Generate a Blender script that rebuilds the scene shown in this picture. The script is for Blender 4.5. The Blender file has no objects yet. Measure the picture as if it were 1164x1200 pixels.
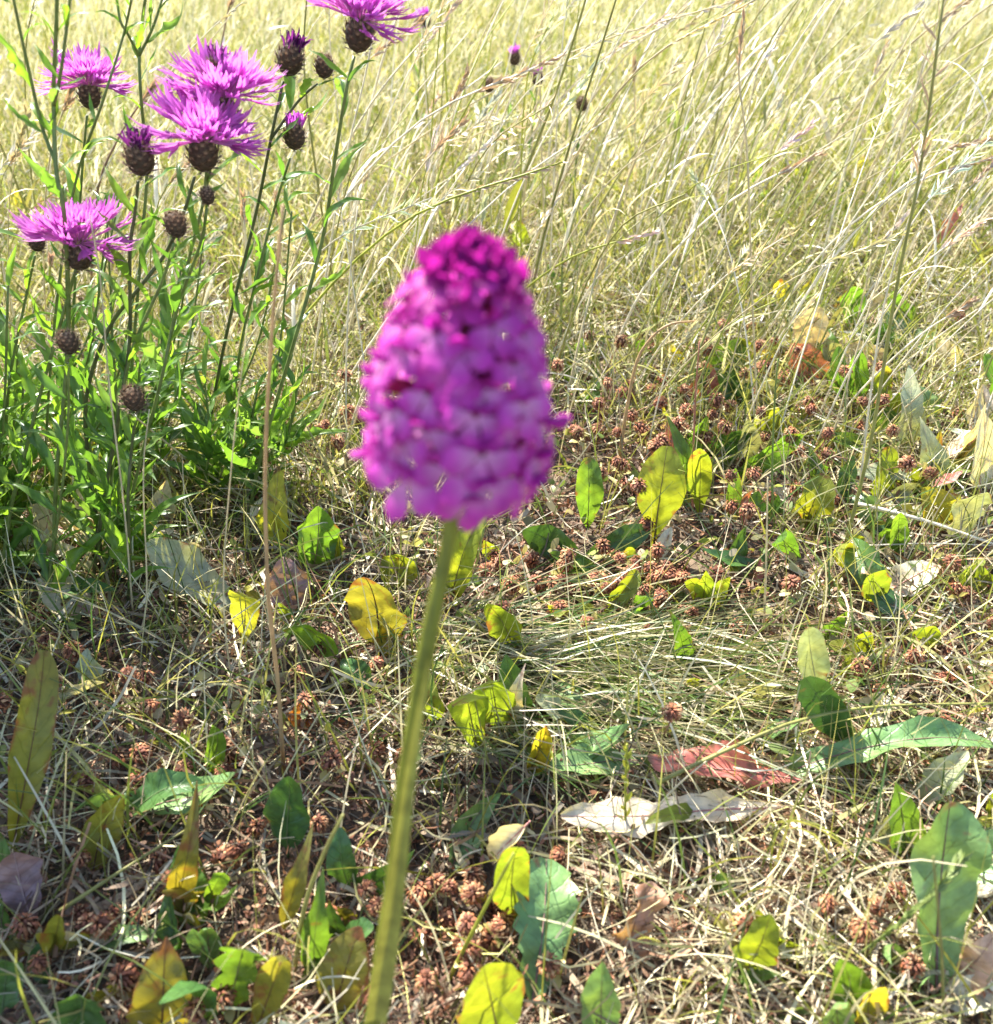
import bpy, math, random
import numpy as np
from mathutils import Vector, Matrix, Quaternion

random.seed(7)
rng = np.random.default_rng(11)
R = math.radians
scene = bpy.context.scene
COL = scene.collection

# ------------------------------------------------------------------ camera
CAMZ, PITCH, FPX = 0.45, R(36), 1118.0
cam_d = bpy.data.cameras.new('camera')
cam = bpy.data.objects.new('camera', cam_d)
COL.objects.link(cam)
cam.location = (0, 0, CAMZ)
cam.rotation_euler = (math.pi / 2 - PITCH, 0, 0)
cam_d.sensor_fit = 'HORIZONTAL'
cam_d.sensor_width = 36
cam_d.lens = 36 * FPX / 1164
cam_d.clip_start = 0.01
cam_d.clip_end = 500
cam_d.dof.use_dof = True
cam_d.dof.focus_distance = 0.66
cam_d.dof.aperture_fstop = 11.0
scene.camera = cam

# ------------------------------------------------------------------ light
SUN_EL, SUN_AZ = R(48), R(-33)          # azimuth measured from +Y towards +X
w = bpy.data.worlds.new('World')
scene.world = w
w.use_nodes = True
nt = w.node_tree
nt.nodes.clear()
sky = nt.nodes.new('ShaderNodeTexSky')
sky.sky_type = 'NISHITA'
sky.sun_disc = False
sky.sun_elevation = SUN_EL
sky.sun_rotation = SUN_AZ
bg = nt.nodes.new('ShaderNodeBackground')
bg.inputs['Strength'].default_value = 0.115
wo = nt.nodes.new('ShaderNodeOutputWorld')
nt.links.new(sky.outputs[0], bg.inputs[0])
nt.links.new(bg.outputs[0], wo.inputs[0])
sun_d = bpy.data.lights.new('sun', 'SUN')
sun_d.energy = 5.0
sun_d.angle = R(0.53)
sun_d.color = (1.0, 0.95, 0.86)
sun = bpy.data.objects.new('sun', sun_d)
COL.objects.link(sun)
sdir = Vector((math.sin(SUN_AZ) * math.cos(SUN_EL), math.cos(SUN_AZ) * math.cos(SUN_EL), math.sin(SUN_EL)))
sun.rotation_euler = sdir.to_track_quat('Z', 'Y').to_euler()
sun.location = sdir * 20
vs = scene.view_settings
vs.view_transform = 'Standard'
vs.look = 'None'
vs.exposure = 2.0
vs.gamma = 1
vs.use_curve_mapping = False
scene.render.engine = 'CYCLES'
scene.cycles.max_bounces = 8
scene.cycles.transmission_bounces = 4
scene.cycles.transparent_max_bounces = 4

# ------------------------------------------------------------------ geometry of the place
FW = Vector((0, math.cos(PITCH), -math.sin(PITCH)))
UP = Vector((0, math.sin(PITCH), math.cos(PITCH)))
CAM = Vector((0, 0, CAMZ))


def gh(x, y):
    """height of the ground"""
    return (0.006 * np.sin(9 * x + 1.3) * np.cos(7 * y + .4) + 0.004 * np.sin(23 * x + 17 * y)
            + 0.02 * np.sin(1.3 * x + .9) * np.sin(1.1 * y))


def ray(px, py):
    d = FW + UP * ((600 - py) / FPX)
    d.x = (px - 582) / FPX
    return d


def P(px, py, Y):
    d = ray(px, py)
    return CAM + d * (Y / d.y)


def G(px, py, z=0.0):
    d = ray(px, py)
    g = 0.0
    for _ in range(4):
        p = CAM + d * ((g + z - CAMZ) / d.z)
        g = float(gh(p.x, p.y))
    return p


def depth(p):
    return (p - CAM).dot(FW)


# ------------------------------------------------------------------ objects
def tag(o, label=None, cat=None, group=None, kind=None):
    if label: o['label'] = label
    if cat: o['category'] = cat
    if group: o['group'] = group
    if kind: o['kind'] = kind
    return o


def empty(name, loc, label, cat, group=None):
    o = bpy.data.objects.new(name, None)
    o.empty_display_size = 0.01
    COL.objects.link(o)
    o.location = loc
    return tag(o, label, cat, group)


def new_mesh(name, V, F, mat, col=None, uv=None, smooth=True):
    me = bpy.data.meshes.new(name)
    V = np.asarray(V, dtype=np.float32).reshape(-1, 3)
    if isinstance(F, np.ndarray):
        n, k = F.shape
        me.vertices.add(len(V))
        me.vertices.foreach_set('co', V.ravel())
        me.loops.add(n * k)
        me.loops.foreach_set('vertex_index', F.astype(np.int32).ravel())
        me.polygons.add(n)
        me.polygons.foreach_set('loop_start', np.arange(0, n * k, k, dtype=np.int32))
        me.polygons.foreach_set('loop_total', np.full(n, k, dtype=np.int32))
        me.update(calc_edges=True)
    else:
        me.from_pydata([tuple(v) for v in V.tolist()], [], F)
    if smooth:
        me.polygons.foreach_set('use_smooth', np.ones(len(me.polygons), dtype=bool))
    if col is not None:
        a = me.color_attributes.new('col', 'FLOAT_COLOR', 'POINT')
        c = np.ones((len(V), 4), dtype=np.float32)
        c[:, :3] = np.asarray(col, dtype=np.float32).reshape(-1, 3)
        a.data.foreach_set('color', c.ravel())
    if uv is not None:
        l = me.uv_layers.new(name='UVMap')
        idx = np.empty(len(me.loops), dtype=np.int32)
        me.loops.foreach_get('vertex_index', idx)
        l.data.foreach_set('uv', np.asarray(uv, dtype=np.float32)[idx].ravel())
    me.materials.append(mat)
    return me


def put(name, me, parent=None, mw=None, color=None):
    o = bpy.data.objects.new(name, me)
    COL.objects.link(o)
    if mw is None: mw = Matrix()
    if parent is not None:
        o.parent = parent
        if parent.parent is None and mw != Matrix() and not parent.data:
            mw = Matrix.Translation(-parent.location) @ mw
    o.matrix_basis = mw
    if color is not None:
        o.color = color
    return o


class MB:
    def __init__(s):
        s.v, s.f, s.c, s.uv = [], [], [], []

    def add(s, V, F, c=(1, 1, 1), uv=None):
        b = len(s.v)
        s.v += [tuple(p) for p in V]
        s.f += [tuple(i + b for i in f) for f in F]
        if len(np.shape(c)) == 1:
            s.c += [tuple(c)] * len(V)
        else:
            s.c += [tuple(q) for q in c]
        s.uv += [(0, 0)] * len(V) if uv is None else list(uv)

    def tube(s, path, rad, c=(1, 1, 1), sides=5, cap=True):
        path = [Vector(p) for p in path]
        n = len(path)
        V, F = [], []
        t = (path[1] - path[0]).normalized()
        a = t.orthogonal().normalized()
        for i, p in enumerate(path):
            t = (path[min(i + 1, n - 1)] - path[max(i - 1, 0)]).normalized()
            a = (a - t * a.dot(t)).normalized()
            b = t.cross(a)
            r = rad[i] if hasattr(rad, '__len__') else rad
            for k in range(sides):
                th = 2 * math.pi * k / sides
                V.append(p + a * (r * math.cos(th)) + b * (r * math.sin(th)))
        for i in range(n - 1):
            for k in range(sides):
                k2 = (k + 1) % sides
                F.append((i * sides + k, i * sides + k2, (i + 1) * sides + k2, (i + 1) * sides + k))
        if cap:
            F.append(tuple(range(sides))[::-1])
            F.append(tuple((n - 1) * sides + k for k in range(sides)))
        s.add(V, F, c)

    def ribbon(s, path, wid, side, c=(1, 1, 1), fold=0.0):
        """folded ribbon, three points across"""
        path = [Vector(p) for p in path]
        n = len(path)
        V, F = [], []
        for i, p in enumerate(path):
            t = (path[min(i + 1, n - 1)] - path[max(i - 1, 0)]).normalized()
            sd = (side - t * side.dot(t)).normalized()
            nm = t.cross(sd)
            ww = wid[i] if hasattr(wid, '__len__') else wid
            V += [p - sd * ww + nm * (ww * fold), p, p + sd * ww + nm * (ww * fold)]
        for i in range(n - 1):
            for k in (0, 1):
                F.append((3 * i + k, 3 * i + k + 1, 3 * i + k + 4, 3 * i + k + 3))
        s.add(V, F, c)

    def mesh(s, name, mat):
        return new_mesh(name, s.v, s.f, mat, s.c, s.uv)


def smooth_path(pts, n=14):
    """Catmull-Rom through the points"""
    pts = [Vector(p) for p in pts]
    if len(pts) == 2:
        return [pts[0].lerp(pts[1], i / (n - 1)) for i in range(n)]
    e = [pts[0] * 2 - pts[1]] + pts + [pts[-1] * 2 - pts[-2]]
    out = []
    m = len(pts) - 1
    for i in range(n):
        u = i / (n - 1) * m
        k = min(int(u), m - 1)
        t = u - k
        a, b, c, d = e[k:k + 4]
        out.append(0.5 * ((2 * b) + (c - a) * t + (2 * a - 5 * b + 4 * c - d) * t * t + (3 * b - a - 3 * c + d) * t ** 3))
    return out


def lerp(a, b, t):
    return a + (b - a) * t


# ------------------------------------------------------------------ materials
def mat_plant(name, src='attr', trans=0.4, rough=0.5, spec=0.5, tsat=(1.15, 1.2, 0.55), noise=0.25, nscale=120.0,
              veins=False, bump=0.0, hue=0.0, blotch=None):
    m = bpy.data.materials.new(name)
    m.use_nodes = True
    t = m.node_tree
    N, L = t.nodes, t.links
    N.clear()
    out = N.new('ShaderNodeOutputMaterial')
    if src == 'attr':
        a = N.new('ShaderNodeAttribute'); a.attribute_name = 'col'
        c = a.outputs['Color']
    else:
        oi = N.new('ShaderNodeObjectInfo')
        c = oi.outputs['Color']
    tc = N.new('ShaderNodeTexCoord')
    nz = N.new('ShaderNodeTexNoise')
    nz.inputs['Scale'].default_value = nscale
    nz.inputs['Detail'].default_value = 4
    geo = N.new('ShaderNodeNewGeometry')
    L.new(geo.outputs['Position'], nz.inputs['Vector'])
    mr = N.new('ShaderNodeMapRange')
    mr.inputs['From Min'].default_value = 0.3; mr.inputs['From Max'].default_value = 0.7
    mr.inputs['To Min'].default_value = 1 - noise; mr.inputs['To Max'].default_value = 1 + noise
    L.new(nz.outputs['Fac'], mr.inputs['Value'])
    mul = N.new('ShaderNodeVectorMath'); mul.operation = 'SCALE'
    L.new(c, mul.inputs[0]); L.new(mr.outputs[0], mul.inputs['Scale'])
    c = mul.outputs[0]
    height = nz.outputs['Fac']
    if blotch:
        nb = N.new('ShaderNodeTexNoise'); nb.inputs['Scale'].default_value = 95; nb.inputs['Detail'].default_value = 5
        L.new(geo.outputs['Position'], nb.inputs['Vector'])
        # alpha of the object colour: how blotched this leaf is
        th = N.new('ShaderNodeMath'); th.operation = 'MULTIPLY_ADD'
        th.inputs[1].default_value = 0.4; th.inputs[2].default_value = -0.30
        L.new(oi.outputs['Alpha'], th.inputs[0])
        ad = N.new('ShaderNodeMath'); ad.operation = 'ADD'
        L.new(nb.outputs['Fac'], ad.inputs[0]); L.new(th.outputs[0], ad.inputs[1])
        uve = N.new('ShaderNodeUVMap'); uve.uv_map = 'UVMap'
        spe = N.new('ShaderNodeSeparateXYZ'); L.new(uve.outputs[0], spe.inputs[0])
        abe = N.new('ShaderNodeMath'); abe.operation = 'ABSOLUTE'; L.new(spe.outputs['X'], abe.inputs[0])
        mxe = N.new('ShaderNodeMath'); mxe.operation = 'MAXIMUM'; L.new(abe.outputs[0], mxe.inputs[0]); L.new(spe.outputs['Y'], mxe.inputs[1])
        pwe = N.new('ShaderNodeMath'); pwe.operation = 'POWER'; pwe.inputs[1].default_value = 7; L.new(mxe.outputs[0], pwe.inputs[0])
        ade = N.new('ShaderNodeMath'); ade.operation = 'MULTIPLY_ADD'; ade.inputs[1].default_value = 0.16
        L.new(pwe.outputs[0], ade.inputs[0]); L.new(ad.outputs[0], ade.inputs[2])
        ad = ade
        # yellowing that wanders over the blade
        ny = N.new('ShaderNodeTexNoise'); ny.inputs['Scale'].default_value = 38; ny.inputs['Detail'].default_value = 3
        L.new(geo.outputs['Position'], ny.inputs['Vector'])
        my = N.new('ShaderNodeMapRange'); my.inputs['From Min'].default_value = .42; my.inputs['From Max'].default_value = .68
        my.inputs['To Max'].default_value = .75
        L.new(ny.outputs['Fac'], my.inputs['Value'])
        vy = N.new('ShaderNodeVectorMath'); vy.operation = 'MULTIPLY'; vy.inputs[1].default_value = (1.3, 1.08, .8); L.new(c, vy.inputs[0])
        mxy = N.new('ShaderNodeMix'); mxy.data_type = 'RGBA'
        L.new(my.outputs[0], mxy.inputs['Factor']); L.new(c, mxy.inputs['A']); L.new(vy.outputs[0], mxy.inputs['B'])
        c = mxy.outputs['Result']
        st = N.new('ShaderNodeMapRange'); st.inputs['From Min'].default_value = 0.44; st.inputs['From Max'].default_value = 0.56
        L.new(ad.outputs[0], st.inputs['Value'])
        mx = N.new('ShaderNodeMix'); mx.data_type = 'RGBA'
        L.new(st.outputs[0], mx.inputs['Factor']); L.new(c, mx.inputs['A'])
        mx.inputs['B'].default_value = (*blotch, 1)
        c = mx.outputs['Result']
    if veins:
        uv = N.new('ShaderNodeUVMap'); uv.uv_map = 'UVMap'
        sp = N.new('ShaderNodeSeparateXYZ'); L.new(uv.outputs[0], sp.inputs[0])
        ab = N.new('ShaderNodeMath'); ab.operation = 'ABSOLUTE'; L.new(sp.outputs['X'], ab.inputs[0])
        k = N.new('ShaderNodeMath'); k.operation = 'MULTIPLY'; k.inputs[1].default_value = -0.16; L.new(ab.outputs[0], k.inputs[0])
        s1 = N.new('ShaderNodeMath'); s1.operation = 'ADD'; L.new(sp.outputs['Y'], s1.inputs[0]); L.new(k.outputs[0], s1.inputs[1])
        nw = N.new('ShaderNodeMath'); nw.operation = 'MULTIPLY_ADD'; nw.inputs[1].default_value = 0.07; L.new(nz.outputs['Fac'], nw.inputs[0]); L.new(s1.outputs[0], nw.inputs[2])
        fr = N.new('ShaderNodeMath'); fr.operation = 'MULTIPLY'; fr.inputs[1].default_value = 9.0; L.new(nw.outputs[0], fr.inputs[0])
        pp = N.new('ShaderNodeMath'); pp.operation = 'PINGPONG'; pp.inputs[1].default_value = 0.5; L.new(fr.outputs[0], pp.inputs[0])
        vm = N.new('ShaderNodeMapRange'); vm.inputs['From Min'].default_value = 0.0; vm.inputs['From Max'].default_value = 0.11
        vm.inputs['To Min'].default_value = 1.0; vm.inputs['To Max'].default_value = 0.0
        L.new(pp.outputs[0], vm.inputs['Value'])
        mv = N.new('ShaderNodeMix'); mv.data_type = 'RGBA'; mv.blend_type = 'MULTIPLY'
        f2 = N.new('ShaderNodeMath'); f2.operation = 'MULTIPLY'; f2.inputs[1].default_value = 0.5; L.new(vm.outputs[0], f2.inputs[0])
        L.new(f2.outputs[0], mv.inputs['Factor']); L.new(c, mv.inputs['A']); mv.inputs['B'].default_value = (0.7, 0.72, 0.6, 1)
        c = mv.outputs['Result']
        hb = N.new('ShaderNodeMath'); hb.operation = 'MULTIPLY_ADD'; hb.inputs[1].default_value = -0.22
        L.new(vm.outputs[0], hb.inputs[0]); L.new(nz.outputs['Fac'], hb.inputs[2])
        height = hb.outputs[0]
    pr = N.new('ShaderNodeBsdfPrincipled')
    pr.inputs['Roughness'].default_value = rough
    pr.inputs['Specular IOR Level'].default_value = spec
    L.new(c, pr.inputs['Base Color'])
    if bump:
        bp = N.new('ShaderNodeBump'); bp.inputs['Strength'].default_value = bump; bp.inputs['Distance'].default_value = 0.001
        L.new(height, bp.inputs['Height']); L.new(bp.outputs[0], pr.inputs['Normal'])
    if trans > 0:
        tr = N.new('ShaderNodeBsdfTranslucent')
        tv = N.new('ShaderNodeVectorMath'); tv.operation = 'MULTIPLY'; tv.inputs[1].default_value = tsat
        L.new(c, tv.inputs[0]); L.new(tv.outputs[0], tr.inputs['Color'])
        ms = N.new('ShaderNodeMixShader'); ms.inputs[0].default_value = trans
        L.new(pr.outputs[0], ms.inputs[1]); L.new(tr.outputs[0], ms.inputs[2])
        L.new(ms.outputs[0], out.inputs['Surface'])
    else:
        L.new(pr.outputs[0], out.inputs['Surface'])
    return m


M_leaf = mat_plant('leaf', 'object', 0.5, 0.42, 0.5, (1.9, 1.75, 0.6), 0.22, 150, veins=True, bump=0.9, blotch=(0.16, 0.07, 0.03))
M_thick = mat_plant('thick_leaf', 'object', 0.2, 0.38, 0.5, (1.8, 1.7, 0.6), 0.25, 150, veins=True, bump=0.7, blotch=(0.20, 0.10, 0.05))
M_kleaf = mat_plant('knapweed_leaf', 'object', 0.5, 0.36, 0.55, (1.65, 1.7, 0.7), 0.2, 150, veins=False, bump=0.3)
M_grass = mat_plant('grass', 'attr', 0.33, 0.42, 0.5, (1.2, 1.2, 0.92), 0.2, 60)
M_straw = mat_plant('straw', 'object', 0.22, 0.5, 0.4, (1.2, 1.1, 0.7), 0.25, 90)
M_litter = mat_plant('litter', 'attr', 0.15, 0.6, 0.35, (1.2, 1.0, 0.8), 0.3, 90)
M_petal = mat_plant('petal', 'attr', 0.5, 0.55, 0.25, (1.25, 0.9, 1.2), 0.12, 300)
M_head = mat_plant('dry_head', 'attr', 0.12, 0.65, 0.25, (1.2, 1.0, 0.8), 0.35, 500)
M_stem = mat_plant('stem', 'attr', 0.15, 0.45, 0.4, (1.3, 1.2, 0.6), 0.3, 170)

mg = bpy.data.materials.new('soil')
mg.use_nodes = True
t = mg.node_tree
pr = t.nodes['Principled BSDF']
pr.inputs['Roughness'].default_value = 0.95
n1 = t.nodes.new('ShaderNodeTexNoise'); n1.inputs['Scale'].default_value = 60; n1.inputs['Detail'].default_value = 8
geo = t.nodes.new('ShaderNodeNewGeometry')
t.links.new(geo.outputs['Position'], n1.inputs['Vector'])
cr = t.nodes.new('ShaderNodeValToRGB')
cr.color_ramp.elements[0].position = 0.3; cr.color_ramp.elements[0].color = (0.03, 0.021, 0.014, 1)
cr.color_ramp.elements[1].position = 0.75; cr.color_ramp.elements[1].color = (0.17, 0.12, 0.075, 1)
# far off the ground is covered by dry thatch
sx = t.nodes.new('ShaderNodeSeparateXYZ'); t.links.new(geo.outputs['Position'], sx.inputs[0])
mrg = t.nodes.new('ShaderNodeMapRange'); mrg.inputs['From Min'].default_value = 1.0; mrg.inputs['From Max'].default_value = 3.0
t.links.new(sx.outputs['Y'], mrg.inputs['Value'])
mxg = t.nodes.new('ShaderNodeMix'); mxg.data_type = 'RGBA'
t.links.new(mrg.outputs[0], mxg.inputs['Factor']); t.links.new(cr.outputs[0], mxg.inputs['A'])
mxg.inputs['B'].default_value = (0.30, 0.26, 0.11, 1)
t.links.new(n1.outputs['Fac'], cr.inputs[0]); t.links.new(mxg.outputs['Result'], pr.inputs['Base Color'])
bp = t.nodes.new('ShaderNodeBump'); bp.inputs['Strength'].default_value = 0.8; bp.inputs['Distance'].default_value = 0.01
t.links.new(n1.outputs['Fac'], bp.inputs['Height']); t.links.new(bp.outputs[0], pr.inputs['Normal'])

# ------------------------------------------------------------------ ground
def axis_steps(lo, hi, fine_lo, fine_hi, step):
    a = list(np.arange(fine_lo, fine_hi, step))
    x, d = fine_hi, step
    while x < hi:
        a.append(x); d *= 1.35; x += d
    a.append(hi)
    x, d, pre = fine_lo, step, []
    while x > lo:
        d *= 1.35; x -= d
        pre.append(max(x, lo))
    return np.array(sorted(set(pre)) + a)


xs = axis_steps(-150, 150, -1.2, 1.2, 0.03)
ys = axis_steps(-60, 300, -0.2, 2.4, 0.03)
X, Y = np.meshgrid(xs, ys)
Z = gh(X, Y) * np.where(np.hypot(X, Y) < 20, 1, 1)
V = np.stack([X, Y, Z], -1).reshape(-1, 3)
nx, ny = len(xs), len(ys)
i, j = np.meshgrid(np.arange(nx - 1), np.arange(ny - 1))
b = (j * nx + i).ravel()
F = np.stack([b, b + 1, b + nx + 1, b + nx], -1)
tag(put('ground', new_mesh('ground', V, F, mg)), kind='structure', label='brown soil of the meadow under the dry litter')


# ------------------------------------------------------------------ bulk strands (uncountable grass and litter)
def strands(name, base, L, az, el, bend, wid, col, nseg, mat, label, cat, taper=0.85, twist=None, tipcol=None, leafy=False):
    """base (N,3); az/el of the starting direction; bend: how much el drops along the strand; one mesh"""
    n = len(base)
    s = np.linspace(0, 1, nseg + 1)
    els = el[:, None] - bend[:, None] * s[None, :] ** 1.3
    azs = az[:, None] + (twist[:, None] * s[None, :] if twist is not None else 0)
    d = np.stack([np.cos(els) * np.sin(azs), np.cos(els) * np.cos(azs), np.sin(els)], -1)
    step = (L / nseg)[:, None, None]
    pts = np.concatenate([np.zeros((n, 1, 3)), np.cumsum(d[:, :-1] * step, 1)], 1) + base[:, None, :]
    zmin = gh(pts[..., 0], pts[..., 1]) + 0.001
    pts[..., 2] = np.maximum(pts[..., 2], zmin)
    rv = rng.normal(size=(n, 1, 3))
    side = np.cross(d, rv)
    side /= np.linalg.norm(side, axis=-1, keepdims=True) + 1e-9
    wp = np.sin(np.pi * (.10 + .84 * s)) if leafy else (1 - taper * s ** 2)
    wv = wid[:, None, None] * wp[None, :, None]
    V = np.stack([pts - side * wv, pts + side * wv], 2).reshape(-1, 3)
    k = np.arange(nseg)
    f0 = np.stack([2 * k, 2 * k + 1, 2 * k + 3, 2 * k + 2], -1)
    F = (np.arange(n)[:, None, None] * (2 * (nseg + 1)) + f0[None]).reshape(-1, 4)
    C = np.repeat(col[:, None, :], nseg + 1, 1)
    if tipcol is not None:
        C = C + (tipcol[:, None, :] - C) * (s[None, :, None] ** 1.5)
    C = np.repeat(C[:, :, None, :], 2, 2).reshape(-1, 3)
    o = put(name, new_mesh(name, V, F, mat, C))
    return tag(o, label, cat, kind='stuff')


def pick(cols, n, jit=0.15):
    c = np.array(cols)[rng.integers(0, len(cols), n)] * rng.choice([.72, 1, 1], (n, 1))
    return np.clip(c * (1 + rng.normal(0, jit, (n, 1))), 0.005, 0.9)


def wedge(n, y0, y1, spread=0.62, pad=0.1, power=1.0):
    """points over the ground the camera looks at, denser near by; power 0 gives even density per metre of y"""
    y = y0 + (y1 - y0) * rng.random(n) ** power
    x = (rng.random(n) * 2 - 1) * (spread * y + pad)
    return x, y


def patch_w(x, y, patches):
    wgt = np.zeros_like(x)
    for px, py, r in patches:
        p = G(px, py)
        wgt = np.maximum(wgt, np.exp(-((x - p.x) ** 2 + ((y - p.y) * 0.8) ** 2) / (2 * r * r)))
    return wgt


STRAW = [(0.56, 0.49, 0.32), (0.50, 0.45, 0.25), (0.62, 0.56, 0.40), (0.42, 0.35, 0.23), (0.56, 0.53, 0.31)]
PALESTRAW = [(0.70, 0.64, 0.48), (0.66, 0.61, 0.50), (0.72, 0.68, 0.57)]
YGREEN = [(0.26, 0.27, 0.05), (0.32, 0.31, 0.06), (0.20, 0.24, 0.05), (0.40, 0.36, 0.10)]
GREEN = [(0.07, 0.13, 0.03), (0.10, 0.16, 0.03), (0.14, 0.19, 0.04)]
BROWN = [(0.22, 0.10, 0.055), (0.27, 0.13, 0.07), (0.15, 0.07, 0.045), (0.34, 0.20, 0.12)]

# far meadow: short yellow-green blades, then long straw stalks leaning to the right
n = 46000
x, y = wedge(n, 0.60, 6.5, 0.62, 0.15, 1.5)
keep = rng.random(n) < np.clip((y - 0.56) / 0.75 + (x < -0.05) * 0.25, 0.06, 1)
x, y = x[keep], y[keep]; n = len(x)
strands('meadow_grass', np.stack([x, y, gh(x, y)], -1), rng.uniform(.03, .13, n) * np.clip(y, .6, 1.2), rng.uniform(0, 6.283, n), rng.uniform(.5, 1.5, n),
        rng.uniform(0, 1.0, n), rng.uniform(.0006, .0018, n) * (0.75 + 0.25 * y), pick(YGREEN + YGREEN + [(0.16, 0.2, 0.04), (0.22, 0.25, 0.04)] + STRAW[:3], n), 4, M_grass,
        'short yellow green grass blades at the foot of the dry meadow', 'grass')
n = 24000
x, y = wedge(n, 0.7, 7.5, 0.62, 0.25, 1.45)
pn = np.sin(2.6 * x + 1.9 * y + .6) * np.sin(1.7 * x - 2.7 * y + 1)
keep = rng.random(n) < np.clip(.85 + .5 * pn, .3, 1) * np.clip((y - 0.75) / 1.5 + (x < -0.05) * 0.2, 0.06, 1)
x, y = x[keep], y[keep]; n = len(x)
az = rng.normal(R(80), R(60), n)
strands('dry_meadow_grass', np.stack([x, y, gh(x, y)], -1), rng.uniform(.09, .36, n) * np.clip(.30 + .62 * (y - .8), .3, 1.25), az, rng.normal(R(66), R(13), n),
        rng.uniform(-.15, .6, n), rng.uniform(.00022, .0007, n) * (0.75 + 0.25 * y), pick(STRAW + STRAW + PALESTRAW + YGREEN, n), 5, M_grass,
        'pale dry straw grass leaning to the right across the far meadow', 'grass', taper=0.6)
# feathery tops of the far grass
n = 15000
x, y = wedge(n, 1.1, 7.5, 0.62, 0.25, 1.4)
az = rng.normal(R(75), R(40), n)
zz = gh(x, y) + rng.uniform(.05, .33, n) * np.clip(.35 + .5 * (y - .9), .3, 1.1)
strands('grass_seed_heads', np.stack([x, y, zz], -1), rng.uniform(.008, .03, n), az, rng.normal(R(50), R(22), n),
        rng.uniform(0, .6, n), rng.uniform(.0006, .0016, n) * (0.8 + 0.2 * y), pick([(0.62, 0.54, 0.38), (0.50, 0.40, 0.28), (0.70, 0.64, 0.46)], n), 3, M_grass,
        'pale feathery seed heads of the far dry grass', 'grass', taper=0.95)

BROWNMAT = [(720, 670, .075), (640, 685, .05), (810, 680, .07), (560, 1100, .05), (460, 1090, .04)]
# near ground: straw litter
n = 32000
x, y = wedge(n, 0.12, 1.6, 0.62, 0.1, 1.1)
w1 = patch_w(x, y, [(980, 1010, .09), (900, 960, .07), (1080, 800, .1), (820, 800, .08)])
wm = patch_w(x, y, [(640, 750, .06), (760, 780, .07), (700, 770, .06)])
wl = patch_w(x, y, [(150, 900, .12), (300, 1050, .10), (60, 1100, .1), (380, 900, .06), (550, 1110, .06)])
keep = rng.random(n) < (0.62 + 0.5 * w1) * (1 - .85 * wm) * (1 - .75 * patch_w(x, y, BROWNMAT)) * (1 - .25 * wl)
x, y = x[keep], y[keep]; n = len(x)
strands('straw_litter', np.stack([x, y, gh(x, y) + rng.uniform(.001, .020, n)], -1), rng.uniform(.012, .075, n) * rng.choice([.6, 1, 1], n), rng.uniform(0, 6.283, n),
        rng.normal(R(4), R(12), n), rng.normal(0, .5, n), rng.uniform(.0002, .0007, n) * rng.choice([.8, 1, 1, 1.8], n),
        pick(STRAW + [(0.33, 0.25, 0.16), (0.22, 0.16, 0.10), (0.40, 0.36, 0.26), (0.28, 0.22, 0.12), (0.34, 0.32, 0.12), (0.3, 0.17, 0.1)], n, .25), 4, M_litter,
        'dry straw litter lying on the ground', 'straw', taper=0.4, twist=rng.normal(0, .8, n))
n = 22000
x, y = wedge(n, 0.55, 1.6, 0.62, 0.1, 1.0)
w1 = patch_w(x, y, [(700, 690, .12)])
keep = rng.random(n) < np.clip((y - .6) / .25, 0, 1) * (1 - .8 * w1) * (1 - .8 * patch_w(x, y, [(640, 740, .06), (760, 770, .07)])) * (1 - .8 * patch_w(x, y, BROWNMAT))
x, y = x[keep], y[keep]; n = len(x)
strands('pale_thatch', np.stack([x, y, gh(x, y) + rng.uniform(.001, .025, n)], -1), rng.uniform(.015, .07, n), rng.uniform(0, 6.283, n),
        rng.normal(R(14), R(22), n), rng.normal(.1, .6, n), rng.uniform(.0003, .0009, n),
        pick(STRAW + PALESTRAW + YGREEN, n, .2), 4, M_litter, 'pale dry thatch of the middle ground', 'straw', taper=0.5, twist=rng.normal(0, .8, n))
# fine dark thatch below it
n = 16000
x, y = wedge(n, 0.12, 1.5, 0.62, 0.1, 1.0)
strands('thatch', np.stack([x, y, gh(x, y) + rng.uniform(.0, .006, n)], -1), rng.uniform(.012, .04, n), rng.uniform(0, 6.283, n),
        rng.normal(0, R(10), n), rng.normal(0, .5, n), rng.uniform(.0003, .0007, n),
        pick(BROWN + [(0.14, 0.10, 0.06), (0.20, 0.15, 0.10)], n, .25), 3, M_litter,
        'fine brown thatch on the soil', 'litter', taper=0.4, twist=rng.normal(0, 1.2, n))
n = 3200
x, y = wedge(n, 0.14, 1.3, 0.62, 0.1, 1.0)
strands('flattened_stems', np.stack([x, y, gh(x, y) + rng.uniform(.001, .010, n)], -1), rng.uniform(.012, .05, n), rng.uniform(0, 6.283, n),
        rng.normal(0, R(9), n), rng.normal(0, .4, n), rng.uniform(.0007, .0024, n), pick([(0.40, 0.32, 0.22), (0.30, 0.22, 0.14), (0.46, 0.40, 0.30), (0.22, 0.16, 0.11), (0.34, 0.30, 0.16)], n, .2), 4, M_litter,
        'flattened broken stems and dead blades matted on the ground', 'litter', taper=0.7, twist=rng.normal(0, .8, n))
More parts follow.
